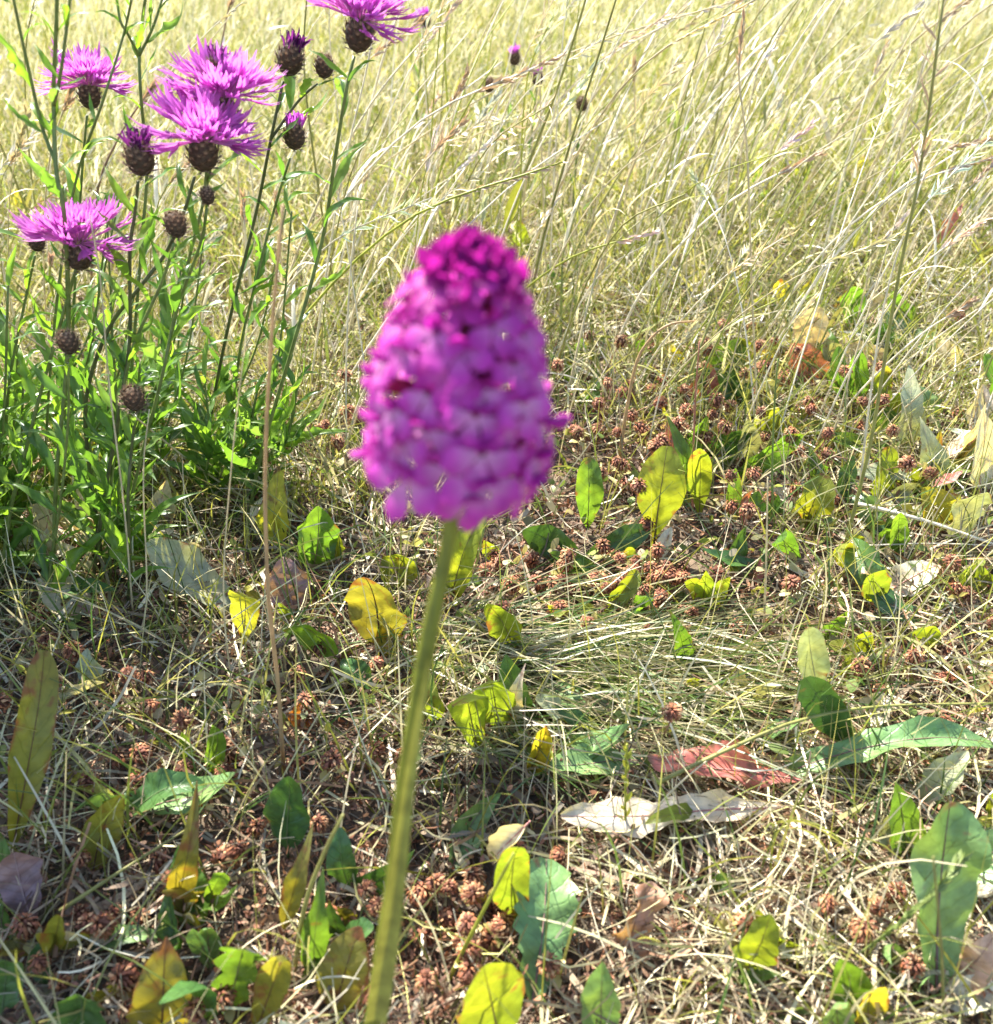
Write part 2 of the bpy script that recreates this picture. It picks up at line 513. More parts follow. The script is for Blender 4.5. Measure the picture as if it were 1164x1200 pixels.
# brown crumbs of withered clover
n = 60000
x, y = wedge(n, 0.14, 1.5, 0.62, 0.1, 1.0)
w1 = patch_w(x, y, [(700, 680, .10), (150, 850, .11), (400, 860, .08), (560, 1090, .06), (280, 1020, .07), (1050, 770, .10),
                    (950, 590, .12), (780, 480, .14), (430, 1010, .05), (760, 620, .08), (1100, 700, .1), (120, 980, .06)])
w1 = np.maximum(w1, patch_w(x, y, BROWNMAT) * 1.2)
keep = rng.random(n) < 0.12 + 0.85 * w1
x, y = x[keep], y[keep]; n = len(x)
strands('withered_clover_crumbs', np.stack([x, y, gh(x, y) + rng.uniform(.002, .018, n)], -1), rng.uniform(.003, .0065, n), rng.uniform(0, 6.283, n),
        rng.uniform(-.9, 1.2, n), rng.normal(0, 1.2, n), rng.uniform(.0005, .0013, n), pick(BROWN + [(0.2, 0.13, 0.08)], n, .3), 3, M_litter,
        'reddish brown crumbs of withered clover scattered on the ground', 'litter', leafy=True)
# thin upright green and straw blades near by
n = 13000
x, y = wedge(n, 0.16, 1.5, 0.62, 0.1, 0.9)
w1 = patch_w(x, y, [(250, 760, .09), (420, 620, .12), (600, 700, .07), (330, 560, .12), (100, 740, .08), (480, 820, .06), (540, 930, .05), (820, 560, .22), (980, 640, .2), (640, 590, .15), (900, 480, .25)])
keep = rng.random(n) < (0.22 + 0.75 * w1) * (1 - .85 * patch_w(x, y, BROWNMAT))
x, y = x[keep], y[keep]; n = len(x)
strands('thin_grass', np.stack([x, y, gh(x, y)], -1), rng.uniform(.03, .11, n), rng.uniform(0, 6.283, n), rng.normal(R(66), R(14), n),
        rng.uniform(0, 1.2, n), rng.uniform(.0003, .0008, n), pick(GREEN + YGREEN + YGREEN + STRAW, n), 5, M_grass,
        'thin green and yellow grass blades growing through the litter', 'grass', taper=0.8)
# matted green grass combed to the right, in front of the brown patch
n = 1500
u, v = rng.normal(0, 1, n), rng.normal(0, 1, n)
pc = G(690, 795)
x, y = pc.x + u * 0.06, pc.y + v * 0.035
strands('matted_grass', np.stack([x, y, gh(x, y) + rng.uniform(.002, .02, n)], -1), rng.uniform(.04, .11, n), rng.normal(R(108), R(30), n),
        rng.normal(R(8), R(10), n), rng.uniform(.1, .8, n), rng.uniform(.0003, .0007, n), pick(GREEN + STRAW[:2] + [(0.16, 0.17, 0.06), (0.24, 0.23, 0.10), (0.40, 0.35, 0.2), (0.3, 0.24, 0.14)], n), 6, M_grass,
        'flattened dark green grass combed to the right below the brown patch', 'grass', taper=0.7, twist=rng.normal(-.3, .3, n))

# small clover leaflets between the litter (uncountable)
n = 15000
x, y = wedge(n, 0.35, 2.4, 0.62, 0.1, 1.1)
w1 = patch_w(x, y, [(800, 420, .25), (950, 400, .25), (620, 400, .2), (1080, 450, .2), (450, 480, .15), (300, 480, .15), (150, 420, .2)])
keep = rng.random(n) < 0.10 + 0.8 * w1
x, y = x[keep], y[keep]; n = len(x)
strands('clover_leaflets', np.stack([x, y, gh(x, y) + rng.uniform(.003, .022, n)], -1), rng.uniform(.006, .012, n), rng.uniform(0, 6.283, n),
        rng.uniform(-.6, .9, n), rng.normal(.5, .6, n), rng.uniform(.0018, .0038, n),
        pick([(0.30, 0.28, 0.05), (0.22, 0.26, 0.04), (0.40, 0.36, 0.18), (0.14, 0.2, 0.04), (0.42, 0.35, 0.22)], n), 5, M_grass,
        'small yellow green leaflets among the dry stems', 'ground cover', leafy=True)


# ------------------------------------------------------------------ leaves
def prof(shape, t):
    st = 0.07
    if shape == 'ovate':
        u = max(0, (t - .12) / .88)
        return max(st * (t < .5), math.sin(math.pi * u ** 0.85) ** 0.62)
    if shape == 'point':
        u = max(0, (t - .06) / .94)
        return max(st * (t < .5), math.sin(math.pi * u ** 0.72) ** 0.85)
    if shape == 'obov':
        return max(st * (t < .5), math.sin(math.pi * t ** 1.5) ** 0.55 * (.82 + .18 * t))
    if shape == 'blunt':
        if t > .8:
            return math.sqrt(max(0, 1 - ((t - .8) / .205) ** 2)) * .9
        u = max(0, (t - .06) / .74)
        return .14 + .76 * min(1, u * 1.5) ** .8 + .10 * math.sin(math.pi * u)
    if shape == 'round':
        if t > .62:
            return math.sqrt(max(0, 1 - ((t - .62) / .385) ** 2))
        u = max(0, (t - .08) / .54)
        return .10 + .90 * (u * u * (3 - 2 * u)) ** .8
    if shape == 'strap':
        return min(1, (1 - t) * 4.5) ** 0.55 * (0.5 + 0.5 * math.sin(math.pi * t))
    if shape == 'lance':
        return math.sin(math.pi * t ** 0.8) ** 1.1
    return 1


def leaf_mesh(name, B, T, W, nrm, shape='obov', fold=0.25, bulge=0.12, wave=0.08, teeth=0.0, lobes=0.0, roll_edge=0.0, calm=1.0, seed=0, mat=None, nv=24, nu=8,
              twist=0.0):
    """a leaf from B to T in world space with the origin at B; returns leaf mesh and midrib mesh"""
    rr = random.Random(seed)
    B, T = Vector(B), Vector(T)
    ax = T - B
    Ln = ax.length
    nrm = (nrm - ax * (nrm.dot(ax) / ax.length_squared)).normalized()
    ctrl = ax * 0.5 + nrm * (bulge * Ln * 2)
    ph = [rr.uniform(0, 6.28) for _ in range(6)]
    cr_, tipc, irr = rr.gauss(0, .2), rr.gauss(.2, 1.3), rr.uniform(.04, .15)
    cr_, tipc, irr = cr_ * calm, tipc * calm, irr * calm
    V, F, UV = [], [], []
    mid = []
    for i in range(nv + 1):
        t = i / nv
        c = ctrl * (2 * t * (1 - t)) + ax * (t * t)
        tg = (ctrl * (2 - 4 * t) + ax * (2 * t)).normalized() if Ln else ax
        n2 = (nrm - tg * nrm.dot(tg)).normalized()
        n2 = Quaternion(tg, twist * (t - 0.3)) @ n2
        sd = tg.cross(n2)
        hw = prof(shape, min(max(t, 0.004), 0.996)) * W / 2
        mid.append(c + sd * (cr_ * Ln * .5 * (t * t - t)) + n2 * (0.0003 + tipc * Ln * max(0, t - .55) ** 2))
        hw *= 1 + irr * (math.sin(t * 13 + ph[0]) * .6 + math.sin(t * 29 + ph[1]) * .4)
        for k in range(nu + 1):
            s = k / nu * 2 - 1
            side = 0 if s < 0 else 1
            h = hw
            if abs(s) > 0.55:
                e = (abs(s) - 0.55) / 0.45
                if lobes:
                    q = (t * 4.2 + 0.35 * side + ph[5] * 0.1) % 1.0
                    h *= 1 - lobes * e * (1 - abs(q * 2 - 1) ** 0.7) * (1 if t < 0.85 else 0.3)
                if teeth:
                    q = (t * 8.5 + 0.4 * side) % 1.0
                    h *= 1 - teeth * e * q
            a = abs(s)
            x = s * h * math.cos(fold * (1 + roll_edge * a))
            z = a * h * math.sin(fold * (1 + roll_edge * a))
            z += wave * h * a * a * math.sin(t * 9 + ph[side]) + wave * .5 * h * a * math.sin(t * 19 + ph[2 + side])
            z += 0.06 * h * math.sin(t * 30 + ph[4]) * math.sin(a * 5 + ph[5])
            V.append(c + sd * (x + cr_ * Ln * .5 * (t * t - t)) + n2 * (z + tipc * Ln * max(0, t - .55) ** 2))
            UV.append((s, t))
    m = nu + 1
    for i in range(nv):
        for k in range(nu):
            F.append((i * m + k, i * m + k + 1, (i + 1) * m + k + 1, (i + 1) * m + k))
    me = new_mesh(name, V, F, mat or M_leaf, None, UV)
    mb = MB()
    mb.tube(mid, [lerp(0.024, 0.004, i / nv) * max(W, 0.006) for i in range(nv + 1)], sides=4)
    return me, mb


LC = {  # object colours; alpha is the share of brown blotches
    'YG': (0.17, 0.225, 0.03, 0.24), 'Y': (0.30, 0.30, 0.045, 0.36), 'G': (0.085, 0.17, 0.03, 0.12), 'D': (0.05, 0.115, 0.03, 0.10),
    'B': (0.14, 0.25, 0.09, 0.08), 'O': (0.16, 0.16, 0.035, 0.42), 'R': (0.36, 0.13, 0.11, 0.42), 'P': (0.26, 0.17, 0.18, 0.2),
    'W': (0.56, 0.50, 0.38, 0.15), 'N': (0.40, 0.26, 0.19, 0.25), 'A': (0.42, 0.16, 0.04, 0.3), 'S': (0.28, 0.31, 0.20, 0.2)}
RIB = {'YG': (0.20, 0.14, 0.05), 'Y': (0.30, 0.2, 0.06), 'G': (0.16, 0.14, 0.06), 'D': (0.13, 0.17, 0.07), 'B': (0.20, 0.12, 0.10), 'O': (0.10, 0.04, 0.025),
       'R': (0.45, 0.20, 0.18), 'P': (0.42, 0.28, 0.26), 'W': (0.5, 0.22, 0.2), 'N': (0.3, 0.17, 0.11), 'A': (0.3, 0.1, 0.03), 'S': (0.36, 0.34, 0.25)}
M_rib = mat_plant('midrib', 'object', 0.1, 0.5, 0.3, (1.2, 1, 0.7), 0.1, 200)
lseed = [0]


def add_leaf(parent, spec, single=None):
    """spec: bx,by,tx,ty,width_px,shape,colour[,options]"""
    bx, by, tx, ty, wpx, shape, colr = spec[:7]
    o = dict(spec[7]) if len(spec) > 7 else {}
    lseed[0] += 1
    rr = random.Random(lseed[0] * 17)
    B = G(bx, by, o.get('zb', 0.004))
    if o.get('flat'):
        T = G(tx, ty, o.get('zt', 0.018))
        n = Vector((rr.uniform(-.2, .2), rr.uniform(-.35, -.1), 1))
        bulge = o.get('bulge', rr.uniform(.03, .1))
    else:
        T = P(tx, ty, B.y + o.get('lean', rr.uniform(.0, .02)))
        n = Vector((rr.uniform(-.35, .35) + o.get('nx', 0), -1, 0.35))
        bulge = o.get('bulge', rr.uniform(-.10, .06))
    Wm = wpx * depth((B + T) / 2) / FPX
    me, rib = leaf_mesh('leaf', B, T, Wm, n, shape, o.get('fold', rr.uniform(.15, .5)), bulge, o.get('wave', rr.uniform(.08, .22)),
                        o.get('teeth', 0.0), o.get('lobes', 0.0), o.get('roll', 0.0), o.get('calm', 1.0), lseed[0], M_thick if colr in 'BDSPWRN' else M_leaf, twist=o.get('twist', rr.uniform(-.5, .5)))
    c = LC[colr]
    j = rr.uniform(.85, 1.15)
    c = (c[0] * j * rr.uniform(.92, 1.08), c[1] * j, c[2] * j, c[3])
    rm = rib.mesh('midrib', M_rib)
    if single:
        lf = put(single[0], me, None, Matrix.Translation(B), c)
        tag(lf, single[1], 'leaf', single[2] if len(single) > 2 else None)
        r = put('midrib', rm, lf, Matrix(), (*RIB[colr], 1))
    else:
        lf = put('leaf', me, parent, Matrix.Translation(B), c)
        r = put('midrib', rm, lf, Matrix(), (*RIB[colr], 1))
    return lf


def leaf_plant(name, label, specs, cat='plant', group=None):
    B = G(specs[0][0], specs[0][1])
    e = empty(name, B, label, cat, group)
    for s in specs:
        add_leaf(e, s)
    return e


LP = 'broad_leaved_plant'
FL = dict(flat=1)
plants = [
    ('tall olive strap leaf with a pale tip at the far left edge', [(14, 1000, 55, 772, 46, 'blunt', 'O', dict(calm=.4, twist=.4, lean=.04))]),
    ('grey green oval leaf standing behind the small folded white leaf', [(118, 812, 98, 762, 34, 'ovate', 'S')]),
    ('olive yellow leaf curved like a blade with a pointed pale tip', [(108, 1030, 146, 922, 44, 'point', 'O', dict(lean=.02, nx=.3, fold=.1))]),
    ('dark green leaf lying under the pair of brown clover balls', [(150, 962, 232, 912, 50, 'ovate', 'D', dict(zt=.035, **FL))]),
    ('two short upright green leaves behind the pale yellow leaflets', [(225, 905, 214, 852, 20, 'lance', 'G'), (246, 910, 252, 838, 26, 'lance', 'G')]),
    ('dark green oval leaf at the foot of the thick tan straw', [(338, 1005, 346, 903, 54, 'ovate', 'D', dict(fold=.2))]),
    ('green pointed leaf between brown clover heads at lower left', [(236, 1090, 212, 988, 62, 'point', 'G', dict(lean=.03)), (205, 1130, 194, 1042, 34, 'point', 'D')]),
    ('large olive leaf with dark midrib at the bottom left', [(188, 1225, 192, 1108, 76, 'point', 'O', dict(fold=.15, bulge=0))]),
    ('lobed green leaf beside the large olive leaf', [(265, 1200, 296, 1076, 72, 'obov', 'G', dict(lobes=.55, lean=.02)), (245, 1205, 232, 1120, 40, 'ovate', 'D')]),
    ('narrow olive leaves standing left of the orchid stem base', [(298, 1215, 345, 1085, 44, 'lance', 'O'), (332, 1090, 360, 985, 28, 'lance', 'O', dict(zb=.02))]),
    ('small bright green pointed leaf left of the spotted brown leaf', [(370, 1140, 378, 1048, 34, 'point', 'G'), (352, 1160, 392, 1075, 16, 'lance', 'G')]),
    ('olive brown leaf covered with dark spots beside the orchid stem', [(388, 1195, 418, 1090, 64, 'ovate', 'O', dict(fold=.12))]),
    ('dark green lobed leaf at the very bottom left', [(88, 1235, 92, 1155, 80, 'obov', 'D', dict(lobes=.4)), (0, 1200, 6, 1105, 46, 'ovate', 'D'), (60, 1160, 45, 1105, 36, 'ovate', 'D')]),
    ('blue green leaf lying flat among clover at lower left', [(98, 1118, 180, 1088, 28, 'ovate', 'B', FL)]),
    ('large toothed blue green leaf with purplish midrib at bottom centre', [(622, 1185, 642, 1005, 90, 'blunt', 'B', dict(calm=.2, teeth=.30, lean=.06, fold=.22, wave=.2, bulge=.05, twist=0))]),
    ('broad bright yellow green leaf at the bottom edge beside the toothed leaf', [(588, 1235, 566, 1132, 88, 'round', 'YG', dict(calm=.3, fold=.12, bulge=0, lean=0))]),
    ('tall yellow green leaf behind the curled cream leaf', [(603, 1080, 616, 942, 44, 'point', 'YG', dict(lean=.0))]),
    ('narrow blue green leaf with a white sunlit edge near the orchid stem', [(528, 1025, 588, 922, 42, 'lance', 'B', dict(fold=.5, lean=.04))]),
    ('green keeled leaf at the bottom edge right of the toothed leaf', [(704, 1225, 706, 1132, 54, 'ovate', 'B', dict(fold=.5)), (785, 1195, 795, 1152, 24, 'ovate', 'YG')]),
    ('green leaves lying flat left of the red leaf', [(762, 893, 648, 908, 46, 'obov', 'B', dict(zt=.012, **FL)), (650, 880, 735, 868, 34, 'ovate', 'B', FL)]),
    ('curled yellow leaf with brown speckles right of the orchid stem', [(618, 908, 642, 846, 60, 'ovate', 'Y', dict(roll=1.2, fold=.5))]),
    ('cluster of bright yellow green leaves right of the orchid stem', [(560, 880, 538, 772, 54, 'obov', 'YG', dict(lean=.0)), (588, 862, 574, 776, 54, 'ovate', 'YG', dict(lean=0)), (620, 850, 592, 770, 34, 'ovate', 'D')]),
    ('yellow tinged leaf lying at the edge of the flattened grass', [(652, 842, 705, 858, 22, 'ovate', 'YG', FL)]),
    ('dull green leaves half buried in the flattened grass', [(626, 812, 690, 830, 40, 'ovate', 'B', FL), (698, 806, 775, 842, 26, 'lance', 'G', FL)]),
    ('largest rounded blue green leaf at the lower right', [(1098, 1170, 1116, 942, 92, 'blunt', 'B', dict(calm=.12, lean=.045, fold=.42, twist=.15, bulge=-.06, wave=.3))]),
    ('pointed green leaf left of the largest rounded leaf', [(1066, 1015, 1054, 922, 46, 'point', 'G', dict(fold=.3)), (1050, 1010, 1042, 945, 40, 'ovate', 'S')]),
    ('pale blue green leaf at the right edge beside the largest leaf', [(1112, 1055, 1190, 975, 56, 'ovate', 'B', dict(zt=.03, **FL))]),
    ('small yellow green leaf beside a brown clover head at lower right', [(868, 1145, 902, 1076, 48, 'ovate', 'YG', dict(lean=0, fold=.1)), (858, 1150, 920, 1140, 16, 'lance', 'G', FL)]),
    ('group of small green and yellow leaves at the bottom right', [(1003, 1200, 984, 1116, 48, 'ovate', 'G', dict(fold=.25)), (1018, 1210, 1026, 1150, 46, 'ovate', 'Y'), (985, 1220, 978, 1160, 40, 'ovate', 'B'), (1038, 1170, 1042, 1125, 22, 'ovate', 'YG'), (1090, 1210, 1086, 1170, 30, 'ovate', 'S')]),
    ('upright leaf with green base and cream rolled tip right of centre', [(1002, 885, 946, 798, 46, 'blunt', 'D', dict(calm=.3, lean=.0)), (962, 822, 946, 730, 42, 'blunt', 'S', dict(calm=.3, zb=.02, fold=.55, lean=.0))]),
    ('small pale green leaf resting on the flattened grass at right', [(888, 868, 944, 852, 28, 'ovate', 'B', dict(zt=.03, **FL))]),
    ('long green leaf lying across the grass to the right edge', [(925, 905, 1180, 862, 46, 'strap', 'B', dict(wave=.4, teeth=.12, zt=.03, zb=.01, **FL)), (1075, 945, 1135, 880, 38, 'ovate', 'S', dict(zt=.04, **FL))]),
    ('glossy dark green folded leaf right of centre', [(1042, 712, 998, 636, 46, 'obov', 'D', dict(fold=.4, lean=.03)), (1085, 738, 1008, 698, 38, 'ovate', 'D', FL)]),
    ('yellow green leaf reaching in from the right edge', [(1180, 695, 1108, 664, 32, 'ovate', 'YG', dict(lean=.0))]),
    ('small bright leaf right of the cream rolled leaf', [(1072, 772, 1096, 728, 32, 'ovate', 'YG')]),
    ('group of yellow and grey green leaves below the red scrap at right', [(1118, 622, 1082, 572, 54, 'ovate', 'Y'), (1122, 640, 1142, 565, 52, 'ovate', 'S'), (1066, 578, 1102, 532, 34, 'point', 'YG'), (1032, 590, 1038, 542, 26, 'point', 'YG'), (1085, 560, 1102, 500, 18, 'lance', 'O')]),
    ('broad olive and cream leaf arching at the right edge', [(1102, 545, 1175, 494, 44, 'ovate', 'W', dict(zt=.06, **FL)), (1115, 548, 1164, 515, 32, 'ovate', 'O', dict(zt=.04, **FL))]),
    ('pair of upright leaves grey green and yellow at right', [(1062, 538, 1074, 448, 32, 'ovate', 'S', dict(fold=.3)), (1034, 510, 1056, 460, 30, 'point', 'YG'), (1088, 500, 1082, 452, 26, 'ovate', 'B')]),
    ('dark leaf beside a brown clover head right of centre', [(1034, 620, 982, 574, 34, 'ovate', 'D', FL), (1060, 650, 1010, 610, 30, 'ovate', 'D', FL)]),
    ('bright yellow green broad leaf right of the orchid spike', [(766, 640, 780, 538, 58, 'round', 'YG', dict(calm=.4, lean=0, fold=.12))]),
    ('green keeled leaf standing close to the right of the orchid', [(688, 620, 690, 538, 36, 'blunt', 'G', dict(calm=.3, lean=0, fold=.45))]),
    ('upright green leaves behind a reddish stem right of the orchid', [(820, 605, 822, 515, 34, 'obov', 'YG', dict(lean=0)), (806, 590, 800, 508, 26, 'strap', 'G', dict(lean=0)), (858, 612, 862, 548, 18, 'strap', 'G'), (795, 545, 830, 490, 36, 'ovate', 'G')]),
    ('long green leaf pointing up to the right above the brown patch', [(858, 565, 938, 502, 36, 'ovate', 'G', dict(lean=.0)), (905, 525, 888, 462, 40, 'ovate', 'YG', dict(lean=0))]),
    ('arching green leaf in the clover patch behind the orchid', [(812, 438, 878, 398, 40, 'ovate', 'G', dict(lean=0, bulge=.15)), (885, 440, 862, 395, 30, 'ovate', 'YG')]),
    ('round olive leaf left of the orchid stem', [(446, 768, 432, 672, 76, 'ovate', 'O', dict(calm=.3, fold=.1)), (458, 775, 450, 728, 34, 'ovate', 'Y')]),
    ('speckled green leaf below the purple leaf', [(400, 780, 332, 722, 40, 'ovate', 'G', dict(lean=.0)), (440, 812, 398, 772, 30, 'ovate', 'D', FL)]),
    ('yellow leaf with white rolled top left of the thick tan straw', [(286, 756, 290, 676, 40, 'obov', 'Y', dict(lean=0, fold=.15))]),
    ('large grey green leaf lying in dappled shade under the knapweed', [(280, 722, 190, 648, 58, 'obov', 'S', dict(zt=.03, **FL))]),
    ('yellow and green leaves behind the thick tan straw', [(320, 648, 317, 582, 42, 'ovate', 'Y', dict(lean=0)), (366, 668, 372, 592, 50, 'ovate', 'G'), (392, 660, 390, 618, 26, 'ovate', 'YG')]),
    ('yellow green leaf rising behind the orchid stem', [(528, 705, 556, 612, 42, 'strap', 'YG', dict(lean=0)), (450, 692, 478, 640, 46, 'ovate', 'YG')]),
    ('narrow yellow green leaf right of the orchid stem under the spike', [(604, 765, 570, 698, 38, 'ovate', 'YG', dict(lean=0))]),
    ('bright green scrap of leaf among brown crumbs near the stem', [(438, 878, 448, 848, 22, 'ovate', 'G'), (512, 850, 500, 800, 24, 'ovate', 'YG')]),
    ('pale dried leaves spread under the knapweed at left', [(112, 722, 45, 688, 50, 'ovate', 'W', dict(zt=.02, **FL)), (60, 705, 135, 690, 30, 'point', 'D', dict(zt=.03, **FL)), (150, 640, 205, 622, 30, 'ovate', 'W', FL)]),
    ('small yellow leaf in the grass above the orchid', [(612, 305, 608, 258, 22, 'ovate', 'YG')]),
    ('yellow leaf low in the grass left of the orchid tip', [(410, 250, 425, 300, 20, 'ovate', 'Y')]),
    ('yellow leaves among dry stems at the far left', [(20, 262, 18, 222, 20, 'ovate', 'Y', dict(lean=0)), (150, 262, 146, 226, 20, 'ovate', 'Y', dict(lean=0))]),
    ('green leaf low in the far grass at right', [(975, 255, 1000, 215, 24, 'ovate', 'G'), (1005, 195, 1003, 168, 14, 'ovate', 'YG')]),
    ('yellow green leaf in the grass far behind the orchid', [(630, 140, 645, 100, 20, 'ovate', 'YG')]),
    ('dark green leaf in the grass at the upper right', [(1060, 225, 1045, 190, 22, 'ovate', 'G')]),
    ('yellow green leaf right of the orchid tip', [(752, 308, 758, 270, 16, 'ovate', 'YG', dict(lean=0))]),
]
for i, (lab, sp) in enumerate(plants):
    leaf_plant(LP, lab, sp, group='broad leaved plants in the litter')

rx = random.Random(31)
for (cx, cy), (sx_, sy_), nn, lab, cols, zs in [
        ((1000, 530), (110, 95), 60, 'small low leaved plant among the litter at the right', ['YG', 'G', 'G', 'D', 'O', 'YG', 'W', 'B', 'S', 'R'], (20, 44)),
        ((640, 690), (110, 70), 10, 'small low leaved plant round the foot of the orchid spike', ['YG', 'G', 'D'], (14, 30)),
        ((130, 640), (110, 45), 22, 'small low leaved plant under the knapweed foliage', ['G', 'YG', 'W', 'B', 'D'], (20, 40)),
        ((210, 1110), (140, 60), 16, 'small low leaved plant in the shade at bottom left', ['D', 'G', 'O', 'B'], (22, 46)),
        ((860, 400), (190, 50), 26, 'small low leaved plant in the clover patch', ['YG', 'Y', 'G', 'W', 'YG'], (10, 24)),
        ((560, 380), (140, 40), 14, 'small low leaved plant behind the orchid spike', ['YG', 'Y', 'G', 'YG'], (10, 22)),
        ((900, 220), (200, 50), 22, 'small yellow green leaf low in the far grass at right', ['YG', 'Y', 'G', 'YG'], (10, 22)),
        ((1000, 1080), (110, 70), 14, 'small low leaved plant in the pale straw at lower right', ['YG', 'G', 'B', 'W'], (16, 36)),
        ((900, 800), (150, 60), 12, 'small low leaved plant in the litter right of the flattened grass', ['S', 'G', 'O', 'YG', 'W'], (16, 32))]:
    for k in range(nn):
        px, py = rx.gauss(cx, sx_), rx.gauss(cy, sy_)
        wd = rx.uniform(*zs)
        if not (-10 < px < 1175 and 150 < py < 1200): continue
        sp = []
        nq = rx.choice((1, 1, 2, 3))
        cw = rx.choice(cols)
        for q in range(nq):
            ln = wd * rx.uniform(1.2, 2.6)
            a = rx.gauss(0, .7)
            fl = rx.random() < .4
            sp.append((px + rx.uniform(-8, 8), py + rx.uniform(-4, 4), px + math.sin(a) * ln * (1.4 if fl else 1), py - math.cos(a) * ln * (.4 if fl else 1), wd * rx.uniform(.8, 1.1),
                       rx.choice(['ovate', 'obov', 'point', 'lance', 'round']), cw, dict(flat=1, zt=rx.uniform(.01, .03)) if fl else dict(lean=rx.uniform(-.01, .02))))
        lab2 = '%s %s %s%s' % ({1: 'single', 2: 'pair of', 3: 'three'}[nq], {'YG': 'yellow green', 'G': 'green', 'S': 'grey green', 'O': 'olive', 'W': 'bleached', 'B': 'bluish green', 'D': 'dark green', 'Y': 'yellow', 'R': 'reddish'}[cw],
                             'leaf' if nq == 1 else 'leaves', lab.replace('small low leaved plant', '').replace('small yellow green leaf', ''))
        leaf_plant('low_plant', lab2, sp, group=lab.replace('small low leaved plant', 'low leaved plants').replace('small yellow green leaf', 'yellow green leaves'))

fallen = [
    ('small white leaf folded lengthwise lying in the litter at left', (66, 830, 124, 802, 26, 'strap', 'W', dict(zt=.02, roll=1.5, fold=.5, **FL))),
    ('yellow strap of dried leaf crossing behind the curved olive leaf', (72, 905, 150, 958, 18, 'strap', 'Y', FL)),
    ('round purplish grey leaf at the left edge', (40, 1085, 18, 995, 56, 'obov', 'P', dict(lean=.02, fold=.1))),
    ('purplish leaf tip poking up at the bottom left', (238, 1225, 236, 1185, 34, 'ovate', 'P', {})),
    ('curled cream dried leaf hanging over a yellow green leaf', (622, 962, 570, 1012, 48, 'ovate', 'W', dict(zb=.05, zt=.03, roll=1, fold=.5, **FL))),
    ('crumpled pinkish brown dry leaf at the bottom right of centre', (732, 1135, 758, 1032, 56, 'ovate', 'N', dict(calm=.6, wave=.8, fold=.35, roll=.6, twist=.5, lean=.03))),
    ('large red leaf lying flat in the right half', (942, 916, 760, 902, 62, 'obov', 'R', dict(calm=.8, teeth=.12, zb=.010, zt=.014, fold=.35, wave=.6, **FL))),
    ('whitish dried leaf with a red midrib below the red leaf', (925, 948, 672, 972, 54, 'obov', 'W', dict(zb=.010, zt=.008, teeth=.25, fold=.3, wave=.6, **FL))),
    ('pale dried leaf lying flat at the bottom right edge', (1092, 1172, 1180, 1158, 46, 'ovate', 'W', FL)),
    ('curled brown dry leaf at the right edge near the bottom', (1112, 1160, 1172, 1090, 46, 'lance', 'N', dict(wave=.5, zt=.04, **FL))),
    ('pale bleached leaf scrap behind the long green leaf at right', (1008, 855, 1042, 812, 38, 'ovate', 'W', dict(zt=.02, **FL))),
    ('small crimson leaf scrap at the right', (1092, 572, 1126, 560, 16, 'ovate', 'R', dict(zt=.03, zb=.03, **FL))),
    ('bleached upright leaf at the right edge', (1150, 585, 1166, 495, 36, 'ovate', 'W', {})),
    ('red and white leaf in the clover patch behind the orchid', (818, 482, 832, 428, 40, 'ovate', 'R', dict(fold=.5))),
    ('white curled leaf beside the red and white leaf', (868, 480, 878, 434, 26, 'ovate', 'W', {})),
    ('narrow red leaf standing right of the green keeled leaves', (872, 618, 874, 568, 14, 'lance', 'R', {})),
    ('small white leaf below the bright yellow green broad leaf', (770, 660, 786, 618, 18, 'ovate', 'W', {})),
    ('tiny red leaf above the flattened grass at right', (888, 690, 890, 652, 12, 'lance', 'R', {})),
    ('purple veined leaf cupped upright left of the orchid stem', (346, 720, 332, 656, 54, 'ovate', 'P', dict(fold=.2))),
    ('small orange dried leaf left of the orchid stem', (345, 858, 358, 825, 30, 'ovate', 'A', {})),
    ('reddish narrow leaf high in the grass at the right edge', (1098, 285, 1130, 238, 18, 'lance', 'R', dict(zb=.03))),
    ('bleached leaf lying by the green stalk at right', (1015, 385, 1048, 345, 26, 'ovate', 'W', dict(zt=.04, **FL))),
    ('white dried leaf low in the grass at the upper right', (838, 252, 850, 228, 20, 'ovate', 'W', {})),
    ('bleached leaf among yellow leaflets at right', (1100, 440, 1118, 400, 34, 'ovate', 'W', dict(zt=.05, **FL))),
    ('white leaf fragment left of the clover patch', (380, 488, 408, 476, 16, 'strap', 'W', FL)),
]
for lab, sp in fallen:
    add_leaf(None, sp, ('fallen_leaf', lab, 'fallen and withered leaves'))


# ------------------------------------------------------------------ notable grass stalks and straws
SC = {'tan': (0.42, 0.28, 0.14, 1), 'straw': (0.56, 0.48, 0.30, 1), 'white': (0.66, 0.61, 0.49, 1), 'green': (0.17, 0.22, 0.06, 1), 'olive': (0.28, 0.27, 0.08, 1), 'yg': (0.34, 0.36, 0.05, 1), 'brown': (0.28, 0.18, 0.11, 1), 'red': (0.34, 0.15, 0.10, 1)}


